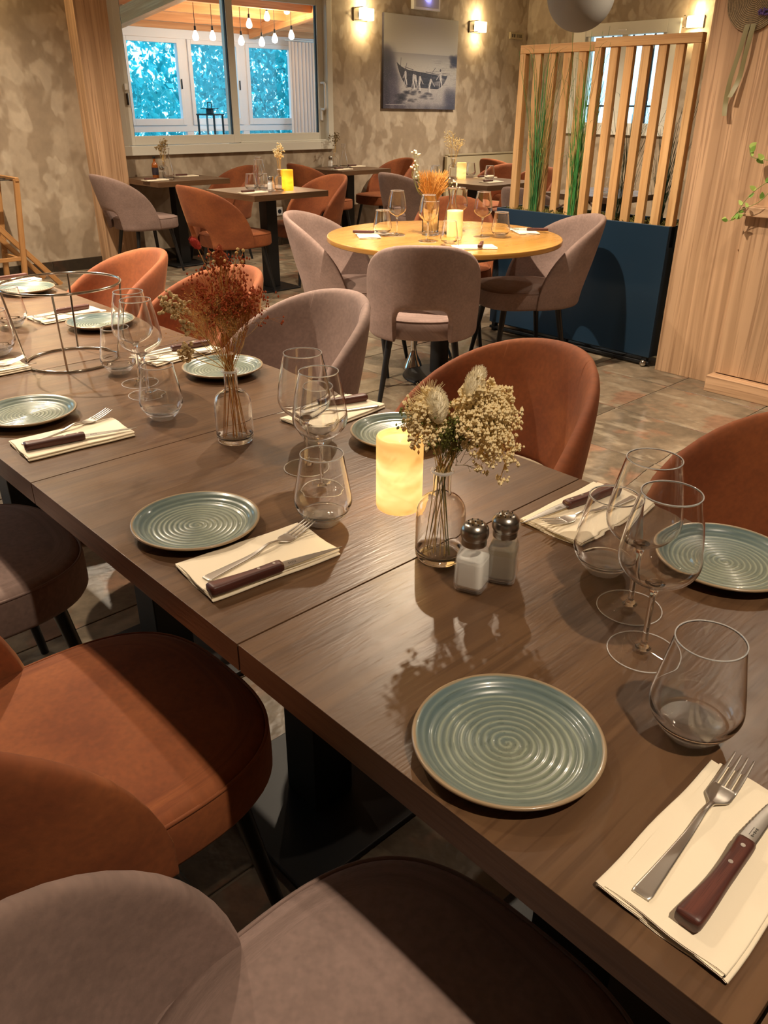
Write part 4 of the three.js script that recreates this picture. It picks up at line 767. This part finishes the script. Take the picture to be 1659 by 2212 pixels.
{ // cylinder vase with orange grass
  const t = thing('cylinder_vase', 'clear straight vase holding orange dried grass on the round table', 'vase', [3.128, TY, -2.979]);
  part('body', lathe([[0.0005, 0.0004], [0.041, 0.0004], [0.043, 0.004], [0.043, 0.165], [0.041, 0.165], [0.041, 0.014], [0.0005, 0.012]], 40), M.glass, t);
  const rim = new THREE.TorusGeometry(0.043, 0.001, 8, 48); rim.rotateX(Math.PI / 2); part('rim', T(rim, 0, 0.165, 0), M.whitenedRimGlass, t);
  const b = thing('dried_bouquet', 'orange dried grass bunch in the vase on the round table', 'flowers', [3.128, TY, -2.979]);
  const g = [], s = [], d = []; for (let i = 0; i < 700; i++) { const a = loc(rr(-0.012, 0.012), rr(0.1, 0.16), rr(-0.02, 0.02)), e = loc(rr(-0.07, 0.085), rr(0.22, 0.31), rr(-0.06, 0.06)); g.push(tube([a, a.clone().lerp(e, 0.5).add(V(0, 0.015, 0)), e], 0.0009, 3, 4)); }
  part('grass_plume', merge(g), M.goldGrass, b).userData.kind = 'stuff';
  for (let i = 0; i < 12; i++) part('stem', thin(loc(rr(-0.02, 0.02), 0.012, rr(-0.02, 0.02)), loc(rr(-0.01, 0.01), 0.17, 0), 0.0014), M.straw, b);
  for (let i = 0; i < 9; i++) { const q = loc(rr(-0.1, -0.06), rr(0.24, 0.36), rr(-0.02, 0.02)); s.push(stemTo(loc(0, 0.15, 0), q, loc(-0.02, 0, 0), 0.0012)); spray(s, d, q, loc(rr(-0.6, 0.3), 1, 0).normalize(), 0.03, 1, 0.0009, { forks: 2, spread: 0.7, bud: p => dot(p, 0.005) }); }
  for (let i = 0; i < 4; i++) { const q = loc(rr(0.07, 0.1), rr(0.2, 0.24), 0); spray(s, d, q, loc(0.7, 0.6, 0).normalize(), 0.03, 1, 0.0009, { forks: 2, spread: 0.7, bud: p => dot(p, 0.004) }); }
  part('twigs', merge(s), M.olive, b).userData.kind = 'stuff'; part('pale_buds', merge(d), M.paleFluff, b).userData.kind = 'stuff';
}
function carafe(l, x, z, s = 1) { const t = thing('carafe', l, 'carafe', [x, TY, z], 0, 'clear glass carafes'); t.scale.setScalar(s);
  { const o = smooth([[0.041, 0.004], [0.044, 0.02], [0.043, 0.06], [0.032, 0.12], [0.02, 0.17], [0.019, 0.2], [0.027, 0.24]], 5); part('body', lathe([[0.0005, 0.0004], [0.039, 0.0004], ...o, ...o.filter(q => q[1] > 0.015).map(([r, y]) => [r - 0.0018, y]).reverse(), [0.0005, 0.013]], 40), M.glass, t); }
  const rim = new THREE.TorusGeometry(0.027, 0.0012, 8, 40); rim.rotateX(Math.PI / 2); part('rim', T(rim, 0, 0.24, 0), M.whitenedRimGlass, t); }
carafe('clear carafe in the middle of the round table behind the lamp', 3.2, -2.9, 0.95);
carafe('clear carafe on the table beside the oak pilaster', 3.84, -6.86, 1.05);
carafe('clear carafe on the table below the first sconce', 6.08, -7.1, 0.95);
carafe('tall clear carafe behind the tumblers on the table with the amber lamp', 3.95, -5.64, 0.95);
// settings on the square tables
shaker('small white salt shaker on the table below the first sconce', 5.96, -7.18, 0.3, M.salt, 0.05, 1.15);
shaker('salt shaker beside the amber lamp on the square table', 3.9, -5.42, 0.3, M.salt, 0.05, 1.15);
tumbler('left tumbler on the table with the amber lamp', 3.79, -5.53); tumbler('right tumbler on the table with the amber lamp', 3.87, -5.48);
wine('wine glass behind the tumblers on the table with the amber lamp', 3.9, -5.57);
tumbler('left tumbler in front of the rust chair at the far table', 6.2, -5.4); tumbler('right tumbler at the front of the far table', 6.02, -5.02);
tumbler('left tumbler of the pair left of the far vase', 5.6, -5.3); tumbler('right tumbler of the pair left of the far vase', 5.68, -5.36);
const plainNap = (l, x, z, t, kx = 0) => { napkin('cream napkin ' + l, x, z, t, 1.0); knife('steak knife on the napkin ' + l, [x - 0.1, z], [x + 0.11, z + 0.01]); };
plainNap('at the front left on the table by the oak pilaster', 3.68, -6.82, 0); plainNap('at the back on the table by the oak pilaster', 4.12, -7.05, 0);
plainNap('at the front of the table with the amber lamp', 3.7, -5.38, 0.1); plainNap('at the front of the table below the first sconce', 5.84, -6.85, 0); plainNap('at the back right of the table below the first sconce', 6.24, -7.1, 0);
plainNap('at the front of the far table behind the round table', 5.86, -4.86, 0); plainNap('at the right of the far table behind the round table', 6.18, -5.2, 0);
{ const t = thing('sauce_bottle', 'small amber sauce bottle with a dark label on the table by the oak pilaster', 'bottle', [3.8, TY, -7.02]);
  part('body', lathe(smooth([[0.001, 0], [0.026, 0.002], [0.028, 0.02], [0.028, 0.1], [0.02, 0.125], [0.011, 0.14], [0.011, 0.165], [0.001, 0.166]], 4), 28), std({ color: '#8a4a18', roughness: 0.2 }), t);
  part('label', lathe([[0.0285, 0.03], [0.0287, 0.03], [0.0287, 0.09], [0.0285, 0.09]], 28), std({ color: '#2a2430', roughness: 0.6 }), t); part('cap', T(new THREE.CylinderGeometry(0.012, 0.012, 0.018, 18), 0, 0.172, 0), M.black, t); }
shaker('pepper shaker beside the sauce bottle on the table by the oak pilaster', 3.82, -6.94, 0.3, M.pepper, 0.05, 1.1);
function tuft(l, x, z, h, col, n, w) { const t = thing('dried_bouquet', l, 'flowers', [x, TY, z]); const g = [], b = [];
  for (let i = 0; i < n; i++) { const q = loc(rr(-w, w), rr(h * 0.72, h), rr(-w, w)); g.push(stemTo(loc(rr(-0.008, 0.008), 0.1, rr(-0.008, 0.008)), q, null, 0.001)); for (let k = 0; k < 10; k++) b.push(dot(q.clone().add(V(rr(-1, 1), rr(-1, 1), rr(-1, 1)).multiplyScalar(w * 0.5)), rr(0.003, 0.007))); }
  part('stems', merge(g), M.straw, t).userData.kind = 'stuff'; part('blossoms', merge(b), col, t).userData.kind = 'stuff'; }
bottleVase('clear bottle vase by the amber lamp in front of the window', 3.97, -5.4, TY, 1.1); tuft('pale dried flowers beside the amber lamp', 3.97, -5.4, 0.33, M.cream, 12, 0.035);
bottleVase('clear bottle vase next to the yellow lamp on the far table', 5.84, -5.3, TY, 1.25); tuft('pale straw dried flowers next to the far yellow lamp', 5.84, -5.3, 0.37, M.cream, 16, 0.07);
bottleVase('clear bottle vase on the table by the oak pilaster', 3.89, -7.02, TY, 1.0); tuft('faded dried grass on the table by the oak pilaster', 3.89, -7.02, 0.3, std({ color: '#8c7650', roughness: 1 }), 14, 0.045);
bottleVase('clear bottle vase on the table below the first sconce', 6.03, -7.2, TY, 1.0); tuft('thin brown dried grass on the table below the first sconce', 6.03, -7.2, 0.32, std({ color: '#7d6a4a', roughness: 1 }), 10, 0.05);
tumbler('tumbler lit blue behind the slats, left one', 5.72, -3.62); tumbler('tumbler lit blue behind the slats, right one', 5.95, -3.55);

// ---------- planter with slatted screen and reeds ----------
const PX = 4.205;
{
  const t = thing('planter', 'long dark blue metal planter box below the slatted wooden screens', 'planter', [0, 0, 0]);
  const x0 = PX, x1 = PX + 0.34, z0 = -3.43, z1 = -2.235, w = 0.012;
  part('side', boxAt(x0, x0 + w, 0.055, 0.775, z0, z1, 0.004), M.navy, t); part('side', boxAt(x1 - w, x1, 0.055, 0.775, z0, z1, 0.004), M.navy, t);
  part('end', boxAt(x0 + w, x1 - w, 0.055, 0.775, z0, z0 + w, 0.003), M.navy, t); part('end', boxAt(x0 + w, x1 - w, 0.055, 0.775, z1 - w, z1, 0.003), M.navy, t);
  part('bottom', boxAt(x0 + 0.01, x1 - 0.01, 0.05, 0.06, z0 + 0.01, z1 - 0.01), M.black, t);
  part('base_rail', boxAt(x0 + 0.004, x0 + 0.03, 0.012, 0.03, z0, z1, 0.003), M.black, t); part('base_rail', boxAt(x1 - 0.03, x1, 0.012, 0.03, z0, z1, 0.003), M.black, t);
  for (const x of [x0 + 0.025, x1 - 0.04]) for (const z of [z0 + 0.03, -2.83, z1 - 0.035]) part('foot', boxAt(x - 0.016, x + 0.016, 0, 0.052, z - 0.016, z + 0.016, 0.004), M.black, t);
  part('castor', T(new THREE.SphereGeometry(0.02, 16, 12), x0 - 0.002, 0.022, z1 - 0.03), M.chrome, t);
  part('soil', boxAt(x0 + w, x1 - w, 0.6, 0.73, z0 + w, z1 - w), std({ color: '#3a2e20', roughness: 1 }), t);
  const moss = []; for (let i = 0; i < 2600; i++) { const p = V(rr(x0 + 0.025, x1 - 0.025), 0.735 + rr(0, 0.035), rr(z0 + 0.025, z1 - 0.025)); moss.push(thin(p, p.clone().add(V(rr(-0.02, 0.02), rr(0, 0.018), rr(-0.02, 0.02))), 0.0022)); }
  part('moss', merge(moss), std({ color: '#6f6a34', roughness: 1 }), t).userData.kind = 'stuff';
}
function screen(name, label, za, zb, x, n, y0, y1) {
  const t = thing(name, label, 'screen', [0, 0, 0], 0, 'slatted wooden screens in the planter');
  const w = 0.042, d = 0.045;
  part('top_rail', uvm(boxAt(x - d / 2, x + d / 2, y1 - 0.045, y1, za, zb, 0.003), 'z', 1, za), M.pine, t);
  part('bottom_rail', uvm(boxAt(x - d / 2 + 0.004, x + d / 2 - 0.004, y0, y0 + 0.045, za + w, zb - w, 0.003), 'z', 1, zb), M.pine, t);
  for (const z of [za, zb - w]) part('stile', uvm(boxAt(x - d / 2, x + d / 2, y0, y1 - 0.0455, z, z + w, 0.003), 'y', 1, z * 3), M.pine, t);
  const pitch = (zb - za - w) / (n + 1);
  for (let k = 1; k <= n; k++) { const zc = za + w / 2 + k * pitch; part('slat', uvm(boxAt(x - 0.015, x + 0.015, y0 + 0.045, y1 - 0.0455, zc - 0.024, zc + 0.024, 0.003), 'y', 1, zc * 3), M.pine, t); }
}
screen('slatted_screen', 'right slatted pine screen standing in the planter next to the oak partition', -2.845, -2.235, PX + 0.045, 5, 0.66, 1.675);
screen('slatted_screen', 'left slatted pine screen standing in the planter behind the green reeds', -3.41, -2.852, PX + 0.12, 4, 0.66, 1.665);
function reed(l, x, z, n, h, cols, spread) {
  const t = thing('reed_plant', l, 'plant', [x, 0.72, z]);
  for (let c = 0; c < cols.length; c++) { const gs = [];
    for (let i = 0; i < n; i++) { const a = rnd() * 6.283, L = h * rr(0.35, 1.0), s = spread * rr(0.1, 1) * (L / h), b = V(rr(-0.022, 0.022), 0, rr(-0.022, 0.022)); const e = V(b.x + Math.cos(a) * s, L, b.z + Math.sin(a) * s); const tip = rnd() < 0.3 ? e.clone().add(V(Math.cos(a) * 0.06, -0.05, Math.sin(a) * 0.06)) : e;
      const cv = new THREE.CatmullRomCurve3([b, b.clone().lerp(e, 0.5).add(V(-Math.cos(a) * s * 0.18, 0, -Math.sin(a) * s * 0.18)), e.clone().lerp(b, 0.08), tip]); const P = cv.getPoints(9), pos = [], idx = [], w0 = rr(0.0012, 0.0027);
      const nx = Math.cos(a + 1.57), nz = Math.sin(a + 1.57); P.forEach((p, k) => { const w = w0 * (1 - k / 9.3); pos.push(p.x + nx * w, p.y, p.z + nz * w, p.x + 0.0006, p.y, p.z + 0.0012, p.x - nx * w, p.y, p.z - nz * w); if (k) { const o = (k - 1) * 3; for (const q of [0, 1]) idx.push(o + q, o + q + 1, o + q + 3, o + q + 1, o + q + 4, o + q + 3); } });
      const g = new THREE.BufferGeometry(); g.setAttribute('position', new THREE.Float32BufferAttribute(pos, 3)); g.setIndex(idx); g.computeVertexNormals(); g.setAttribute('uv', new THREE.Float32BufferAttribute(new Float32Array(pos.length / 3 * 2), 2)); gs.push(g); }
    const m = part('blades', merge(gs), phys({ color: cols[c], roughness: 0.6, side: THREE.DoubleSide }), t); m.userData.kind = 'stuff'; }
}
reed('tall green artificial reed clump at the left end of the planter', PX + 0.07, -3.2, 34, 1.0, ['#4d9a5a', '#357a46', '#9a9a58'], 0.22);
reed('tall green artificial reed clump in front of the middle of the screens', PX + 0.06, -2.9, 36, 1.02, ['#4a9a4c', '#2f7a42', '#a4a25c'], 0.22);
reed('dark green reed clump behind the right screen, left one', PX + 0.19, -2.66, 34, 0.75, ['#23402c', '#33442c'], 0.2);
reed('dark green reed clump behind the right screen, right one', PX + 0.19, -2.42, 34, 0.7, ['#23402c', '#3a4a30'], 0.2);
{ const t = thing('driftwood', 'thin dark twisted branch lying in the planter between the screens', 'branch', [PX + 0.06, 0.74, -2.9]);
  part('branch', tube([V(0.03, 0, -0.25), V(0.06, 0.07, -0.12), V(0.05, 0.13, 0.02), V(0.03, 0.05, 0.16), V(0.06, 0.0, 0.24)], 0.006, 7, 30), std({ color: '#4a3424', roughness: 0.9 }), t); part('twig', tube([V(0.05, 0.13, 0.02), V(0.06, 0.2, -0.06), V(0.05, 0.25, -0.1)], 0.004, 6, 14), std({ color: '#4a3424', roughness: 0.9 }), t); }
// straw hat with ribbon on the oak partition
{
  const t = thing('straw_hat', 'small straw hat with hanging green ribbons on the oak partition', 'hat', [4.2, 1.79, -1.985]);
  const pr = []; for (let i = 0; i <= 150; i++) { const r = 0.13 * i / 150; const crown = 0.006 * (1 - r / 0.13); pr.push([Math.max(r, 0.0004), 0.012 + crown + 0.0026 * Math.abs(Math.sin(r / 0.0075 * Math.PI))]); } pr.push([0.13, 0.006], [0.06, 0.006], [0.0004, 0.006]);
  const g = lathe(pr, 72); g.rotateZ(Math.PI / 2); part('straw_coil', g, std({ color: '#cbb594', roughness: 0.85, map: tex(256, 512, (u, v) => { const q = (0.7 + 0.3 * fbm(u, v, 128, 32, 2, 601)) * (0.78 + 0.22 * Math.cos(v / 0.0565 * Math.PI * 2)); return [255 * q, 250 * q, 240 * q]; }) }), t);
  const rib = (pts, w) => { const c = new THREE.CatmullRomCurve3(pts), P = c.getPoints(26), pos = [], idx = []; P.forEach((p, k) => { const a = 0.25 + 0.5 * Math.sin(k * 0.16); for (const s of [-1, 1]) for (const o of [-0.0006, 0.0006]) pos.push(p.x + o + s * w * Math.sin(a) * 0.5, p.y, p.z + s * w * Math.cos(a)); if (k) { const q = (k - 1) * 4; idx.push(q, q + 2, q + 4, q + 2, q + 6, q + 4, q + 1, q + 5, q + 3, q + 3, q + 5, q + 7, q, q + 4, q + 1, q + 1, q + 4, q + 5, q + 2, q + 3, q + 6, q + 3, q + 7, q + 6); } });
    const g2 = new THREE.BufferGeometry(); g2.setAttribute('position', new THREE.Float32BufferAttribute(pos, 3)); g2.setIndex(idx); g2.computeVertexNormals(); g2.setAttribute('uv', new THREE.Float32BufferAttribute(new Float32Array(pos.length / 3 * 2), 2)); return g2; };
  const rm = phys({ color: '#8d8560', roughness: 0.45, sheen: 0.4, side: THREE.DoubleSide });
  part('ribbon', rib([V(-0.02, -0.1, -0.01), V(-0.03, -0.2, -0.02), V(-0.045, -0.33, -0.035), V(-0.03, -0.42, -0.045), V(-0.04, -0.48, -0.035)], 0.012), rm, t);
  part('ribbon', rib([V(-0.025, -0.1, 0.02), V(-0.035, -0.22, 0.012), V(-0.03, -0.32, 0.0), V(-0.05, -0.4, -0.02)], 0.012), rm, t);
  const pf = []; for (let i = 0; i < 60; i++) pf.push(dot(V(-0.022 - rr(0, 0.014), -0.055 + rr(-0.012, 0.012), 0.062 + rr(-0.025, 0.025)), rr(0.003, 0.006))); part('purple_flowers', merge(pf), std({ color: '#5d4a86', roughness: 0.9 }), t).userData.kind = 'stuff';
}
// trailing plant on the cabinet ledge at the right edge
{
  const t = thing('trailing_plant', 'trailing green vine spilling over the oak ledge at the right edge', 'plant', [4.13, 0.92, -1.62]);
  part('pot', lathe(smooth([[0.001, 0], [0.04, 0], [0.05, 0.05], [0.055, 0.09], [0.051, 0.09], [0.045, 0.08], [0.001, 0.08]], 4), 28), std({ color: '#9a8a74', roughness: 0.8 }), t);
  const vine = std({ color: '#7d8a4a', roughness: 0.7 }), lm = phys({ color: '#79a046', roughness: 0.4, side: THREE.DoubleSide }), lm2 = phys({ color: '#a9c064', roughness: 0.4, side: THREE.DoubleSide });
  const ls = new THREE.Shape(); ls.moveTo(0, 0); ls.bezierCurveTo(0.016, 0.002, 0.018, 0.022, 0, 0.042); ls.bezierCurveTo(-0.018, 0.022, -0.016, 0.002, 0, 0); const lg = new THREE.ExtrudeGeometry(ls, { depth: 0.0008, bevelEnabled: false, curveSegments: 6 });
  { const p = lg.attributes.position; for (let i = 0; i < p.count; i++) p.setZ(i, p.getZ(i) - Math.abs(p.getX(i)) * 0.35 - p.getY(i) * p.getY(i) * 4); lg.computeVertexNormals(); }
  const vines = [[V(0, 0.09, 0), V(-0.02, 0.19, -0.06), V(-0.03, 0.21, -0.14), V(-0.03, 0.22, -0.2), V(-0.03, 0.26, -0.22)], [V(0, 0.09, 0), V(-0.04, 0.13, -0.06), V(-0.07, 0.08, -0.13), V(-0.075, 0.01, -0.18), V(-0.075, -0.05, -0.2)], [V(0, 0.09, 0), V(-0.05, 0.12, -0.03), V(-0.08, 0.03, -0.1), V(-0.08, -0.02, -0.19), V(-0.07, -0.07, -0.23), V(-0.07, -0.06, -0.25)], [V(0, 0.09, 0), V(-0.03, 0.3, -0.02), V(-0.04, 0.38, -0.06)], [V(0, 0.09, 0), V(-0.04, 0.2, 0.02), V(-0.05, 0.25, -0.05)]];
  vines.forEach((v, k) => { const c = new THREE.CatmullRomCurve3(v); part('vine', new THREE.TubeGeometry(c, 24, 0.0016, 5), vine, t); for (let i = 0; i < 7; i++) { const p = c.getPoint(0.25 + 0.75 * i / 6); const m = part('leaf', lg, i % 2 ? lm : lm2, t); m.position.copy(p); m.rotation.set(rr(-1, 1), rr(-2.4, -0.6), rr(-2, 2)); m.scale.setScalar(rr(0.6, 1.05)); } });
}
// pendant globe
{
  const t = thing('pendant_lamp', 'large grey felt globe lampshade hanging above the far tables', 'pendant lamp', [6.14, 2.13, -4.31]);
  part('shade', new THREE.SphereGeometry(0.26, 56, 40, 0, Math.PI * 2, 0.16, Math.PI - 0.16), std({ color: '#a29f99', roughness: 0.95, bumpMap: weave, bumpScale: 0.003 }), t);
  part('collar', T(new THREE.CylinderGeometry(0.045, 0.045, 0.03, 24), 0, 0.262, 0), M.black, t); part('cord', T(new THREE.CylinderGeometry(0.004, 0.004, CEIL - 2.13 - 0.275, 8), 0, 0.275 + (CEIL - 2.13 - 0.275) / 2, 0), M.black, t);
}
// black and white beach photograph on the wall
{
  const W = 768, Hh = 600, cv = document.createElement('canvas'); cv.width = W; cv.height = Hh; const c = cv.getContext('2d');
  const lin = (y0, y1, ...st) => { const q = c.createLinearGradient(0, y0, 0, y1); st.forEach((k, i) => q.addColorStop(i / (st.length - 1), k)); return q; };
  const blob = (x, y, r, col, a, sx = 1, sy = 1) => { c.save(); c.translate(x, y); c.scale(sx, sy); const q = c.createRadialGradient(0, 0, 0, 0, 0, r); q.addColorStop(0, `rgba(${col},${a})`); q.addColorStop(0.55, `rgba(${col},${a * 0.6})`); q.addColorStop(1, `rgba(${col},0)`); c.fillStyle = q; c.fillRect(-r, -r, 2 * r, 2 * r); c.restore(); };
  c.fillStyle = lin(0, Hh, '#aaa59a', '#b6b1a6', '#b3aea6', '#a8a29e', '#8a8486'); c.fillRect(0, 0, W, Hh);
  c.fillStyle = lin(236, 330, 'rgba(120,116,120,0.55)', 'rgba(150,146,144,0.1)'); c.fillRect(0, 236, W, 94);
  // headland, wet sand and surf at the right
  for (let i = 0; i < 60; i++) blob(rr(700, 790), rr(236, 310), rr(14, 40), '52,46,58', 0.35, 1.2, 0.7);
  for (let i = 0; i < 50; i++) { c.fillStyle = `rgba(${rnd() < 0.5 ? '70,64,74' : '205,202,198'},0.22)`; c.fillRect(rr(470, 740), rr(262, 400), rr(20, 110), rr(1, 4)); }
  // dark slope at the left, fading into the beach
  for (let i = 0; i < 260; i++) { const y = rr(230, 600), x = rr(-60, 70 + (y - 230) * 0.38); blob(x, y, rr(26, 80), '66,60,74', 0.16); }
  for (let i = 0; i < 120; i++) { blob(rr(-20, 60), rr(240, 600), rr(20, 60), '48,43,56', 0.16); blob(rr(660, 790), rr(470, 620), rr(20, 70), '60,54,66', 0.1); blob(rr(0, 768), rr(580, 620), rr(20, 50), '56,50,62', 0.14); }
  // hull: many soft strokes, darkest amidships
  c.fillStyle = 'rgba(34,30,38,0.9)'; c.beginPath(); c.moveTo(128, 296); c.quadraticCurveTo(170, 330, 250, 344); c.lineTo(600, 372); c.quadraticCurveTo(650, 372, 668, 366); c.quadraticCurveTo(640, 440, 560, 462); c.lineTo(250, 456); c.quadraticCurveTo(170, 420, 128, 296); c.fill();
  for (let i = 0; i < 90; i++) { c.fillStyle = `rgba(${rnd() < 0.6 ? '20,16,24' : '120,114,118'},0.2)`; c.fillRect(rr(190, 620), rr(350, 452), rr(10, 90), rr(1, 5)); }
  c.strokeStyle = 'rgba(60,54,62,0.9)'; c.lineWidth = 4; for (const [a, b, d, e] of [[168, 340, 171, 268], [500, 352, 536, 320], [210, 326, 300, 342], [430, 350, 640, 372], [220, 330, 232, 300]]) { c.beginPath(); c.moveTo(a, b); c.lineTo(d, e); c.stroke(); }
  for (let i = 0; i < 40; i++) blob(rr(520, 720), rr(376, 440), rr(8, 26), '176,170,168', 0.3, 1.6, 0.6);
  const limb = (w, col, pts) => { c.strokeStyle = col; c.lineWidth = w; c.lineCap = 'round'; c.lineJoin = 'round'; c.beginPath(); pts.forEach((p, i) => i ? c.lineTo(...p) : c.moveTo(...p)); c.stroke(); };
  const man = (x, y, s, lean, arm) => { const q = (a, b) => [x + a * s, y + b * s];
    limb(11 * s, 'rgba(150,145,147,0.95)', [q(lean * 0.4, -52), q(-8, -26), q(-13, 0)]); limb(11 * s, 'rgba(198,194,192,0.95)', [q(lean * 0.4, -52), q(10, -28), q(15, 0)]);
    limb(22 * s, 'rgba(206,202,198,0.95)', [q(lean * 0.4, -54), q(lean, -88)]); limb(12 * s, 'rgba(160,154,156,0.9)', [q(lean - 7, -88), q(lean * 0.6 - 7, -56)]); limb(8 * s, 'rgba(170,162,160,0.95)', [q(lean + 4, -92), q(lean + arm, -66), q(lean + arm * 1.7, -48)]);
    limb(15 * s, 'rgba(66,58,64,0.95)', [q(lean * 1.2, -112), q(lean * 1.2, -109)]); };
  man(222, 440, 0.9, -3, -16); man(300, 462, 0.95, 5, 22); man(362, 478, 1.0, 10, 20); man(468, 488, 0.95, 22, 26); man(596, 446, 1.0, -6, -24); man(330, 452, 0.8, -8, -14);
  for (let i = 0; i < 26; i++) { blob(rr(120, 330), rr(486, 556), rr(14, 36), '30,26,34', 0.55, 1.6, 0.55); if (i < 14) { blob(rr(380, 580), rr(492, 530), rr(8, 20), '36,32,40', 0.5, 2.2, 0.5); blob(rr(230, 380), rr(450, 490), rr(8, 16), '30,26,34', 0.5, 1.6, 0.7); } }
  for (let i = 0; i < 12000; i++) { const y = 300 + Math.pow(rnd(), 0.7) * 300, x = rnd() * W; c.fillStyle = rnd() < 0.55 ? `rgba(38,34,44,${rr(0.08, 0.3)})` : `rgba(214,210,206,${rr(0.08, 0.3)})`; c.fillRect(x, y, rr(1, 4), rr(1, 3)); }
  c.fillStyle = 'rgba(206,203,200,0.8)'; c.fillRect(24, 573, 200, 3);
  const t3 = new THREE.CanvasTexture(cv); t3.colorSpace = THREE.SRGBColorSpace; t3.anisotropy = 4;
  const t = thing('wall_picture', 'unframed black and white beach photograph between the two sconces', 'picture', [7.41, 1.77, ZW], 0);
  t.rotation.z = -0.008;
  part('backing', T(box(1.185, 0.915, 0.03, 0.003), 0, 0, 0.016), std({ color: '#37333c', roughness: 0.7 }), t);
  part('print', T(new THREE.PlaneGeometry(1.183, 0.913), 0, 0, 0.0325), std({ map: t3, roughness: 0.35 }), t);
}
{
  const t = thing('picture_frame', 'small white framed sign above the beach photograph, cut by the top edge', 'sign', [7.46, 2.44, ZW]);
  part('frame', T(box(0.42, 0.3, 0.05, 0.006), 0, 0, 0.025), M.whitePaint, t); part('face', T(box(0.36, 0.25, 0.004, 0.001), 0, 0.0, 0.051), std({ color: '#b9b6b8', roughness: 0.2 }), t);
  part('indicator_light', T(box(0.07, 0.025, 0.003, 0.001), 0.02, -0.05, 0.0545), std({ color: '#202060', emissive: new THREE.Color().setRGB(0.2, 0.2, 1), emissiveIntensity: 1.2 }), t);
  const p = new THREE.PointLight(new THREE.Color().setRGB(0.3, 0.3, 1), 0.01, 0, 2); p.position.set(7.48, 2.39, ZW + 0.08); p.castShadow = true; p.name = numbered('indicator_glow'); scene.add(p);
}
{
  const t = thing('thermostat', 'small beige control panel on the back wall near the corner', 'control panel', [9.1, 2.13, ZW]);
  part('case', T(box(0.26, 0.075, 0.025, 0.006), 0, 0, 0.0125), std({ color: '#a89878', roughness: 0.5 }), t); for (const x of [-0.09, -0.05, 0.01, 0.05, 0.08]) part('switch', T(box(0.02, 0.035, 0.006, 0.001), x, 0, 0.027), x < 0 ? std({ color: '#4a4034' }) : std({ color: '#6d604c' }), t);
}
// folding wooden tray stand at the left
{
  const t = thing('folding_stand', 'folding light wooden tray stand with dark straps by the left wall', 'stand', [2.37, 0, -6.95]);
  for (const z of [-0.2, 0.2]) { part('leg', bar(V(0.1, 0.82, z), V(0.02, 0, z), 0.03, 0.04, 0.003), M.trayWood, t); part('leg', bar(V(-0.38, 0.82, z * 0.86), V(0.32, 0, z * 0.86), 0.028, 0.04, 0.003), M.trayWood, t); }
  part('crossbar', bar(V(0.05, 0.22, -0.2), V(0.05, 0.22, 0.2), 0.024, 0.03, 0.003), M.trayWood, t); part('crossbar', bar(V(-0.28, 0.7, -0.17), V(-0.28, 0.7, 0.17), 0.024, 0.03, 0.003), M.trayWood, t); part('crossbar', bar(V(0.06, 0.24, 0.19), V(-0.3, 0.24, 0.19), 0.02, 0.03, 0.003), M.trayWood, t);
  for (const z of [-0.14, 0.0, 0.14]) part('strap', T(box(0.46, 0.004, 0.05, 0.001), -0.14, 0.815, z), M.black, t);
  part('top_bar', bar(V(0.1, 0.82, -0.22), V(0.1, 0.82, 0.22), 0.03, 0.03, 0.004), M.trayWood, t); part('top_bar', bar(V(-0.38, 0.82, -0.2), V(-0.38, 0.82, 0.2), 0.03, 0.03, 0.004), M.trayWood, t);
}
renderer.render(scene, camera);
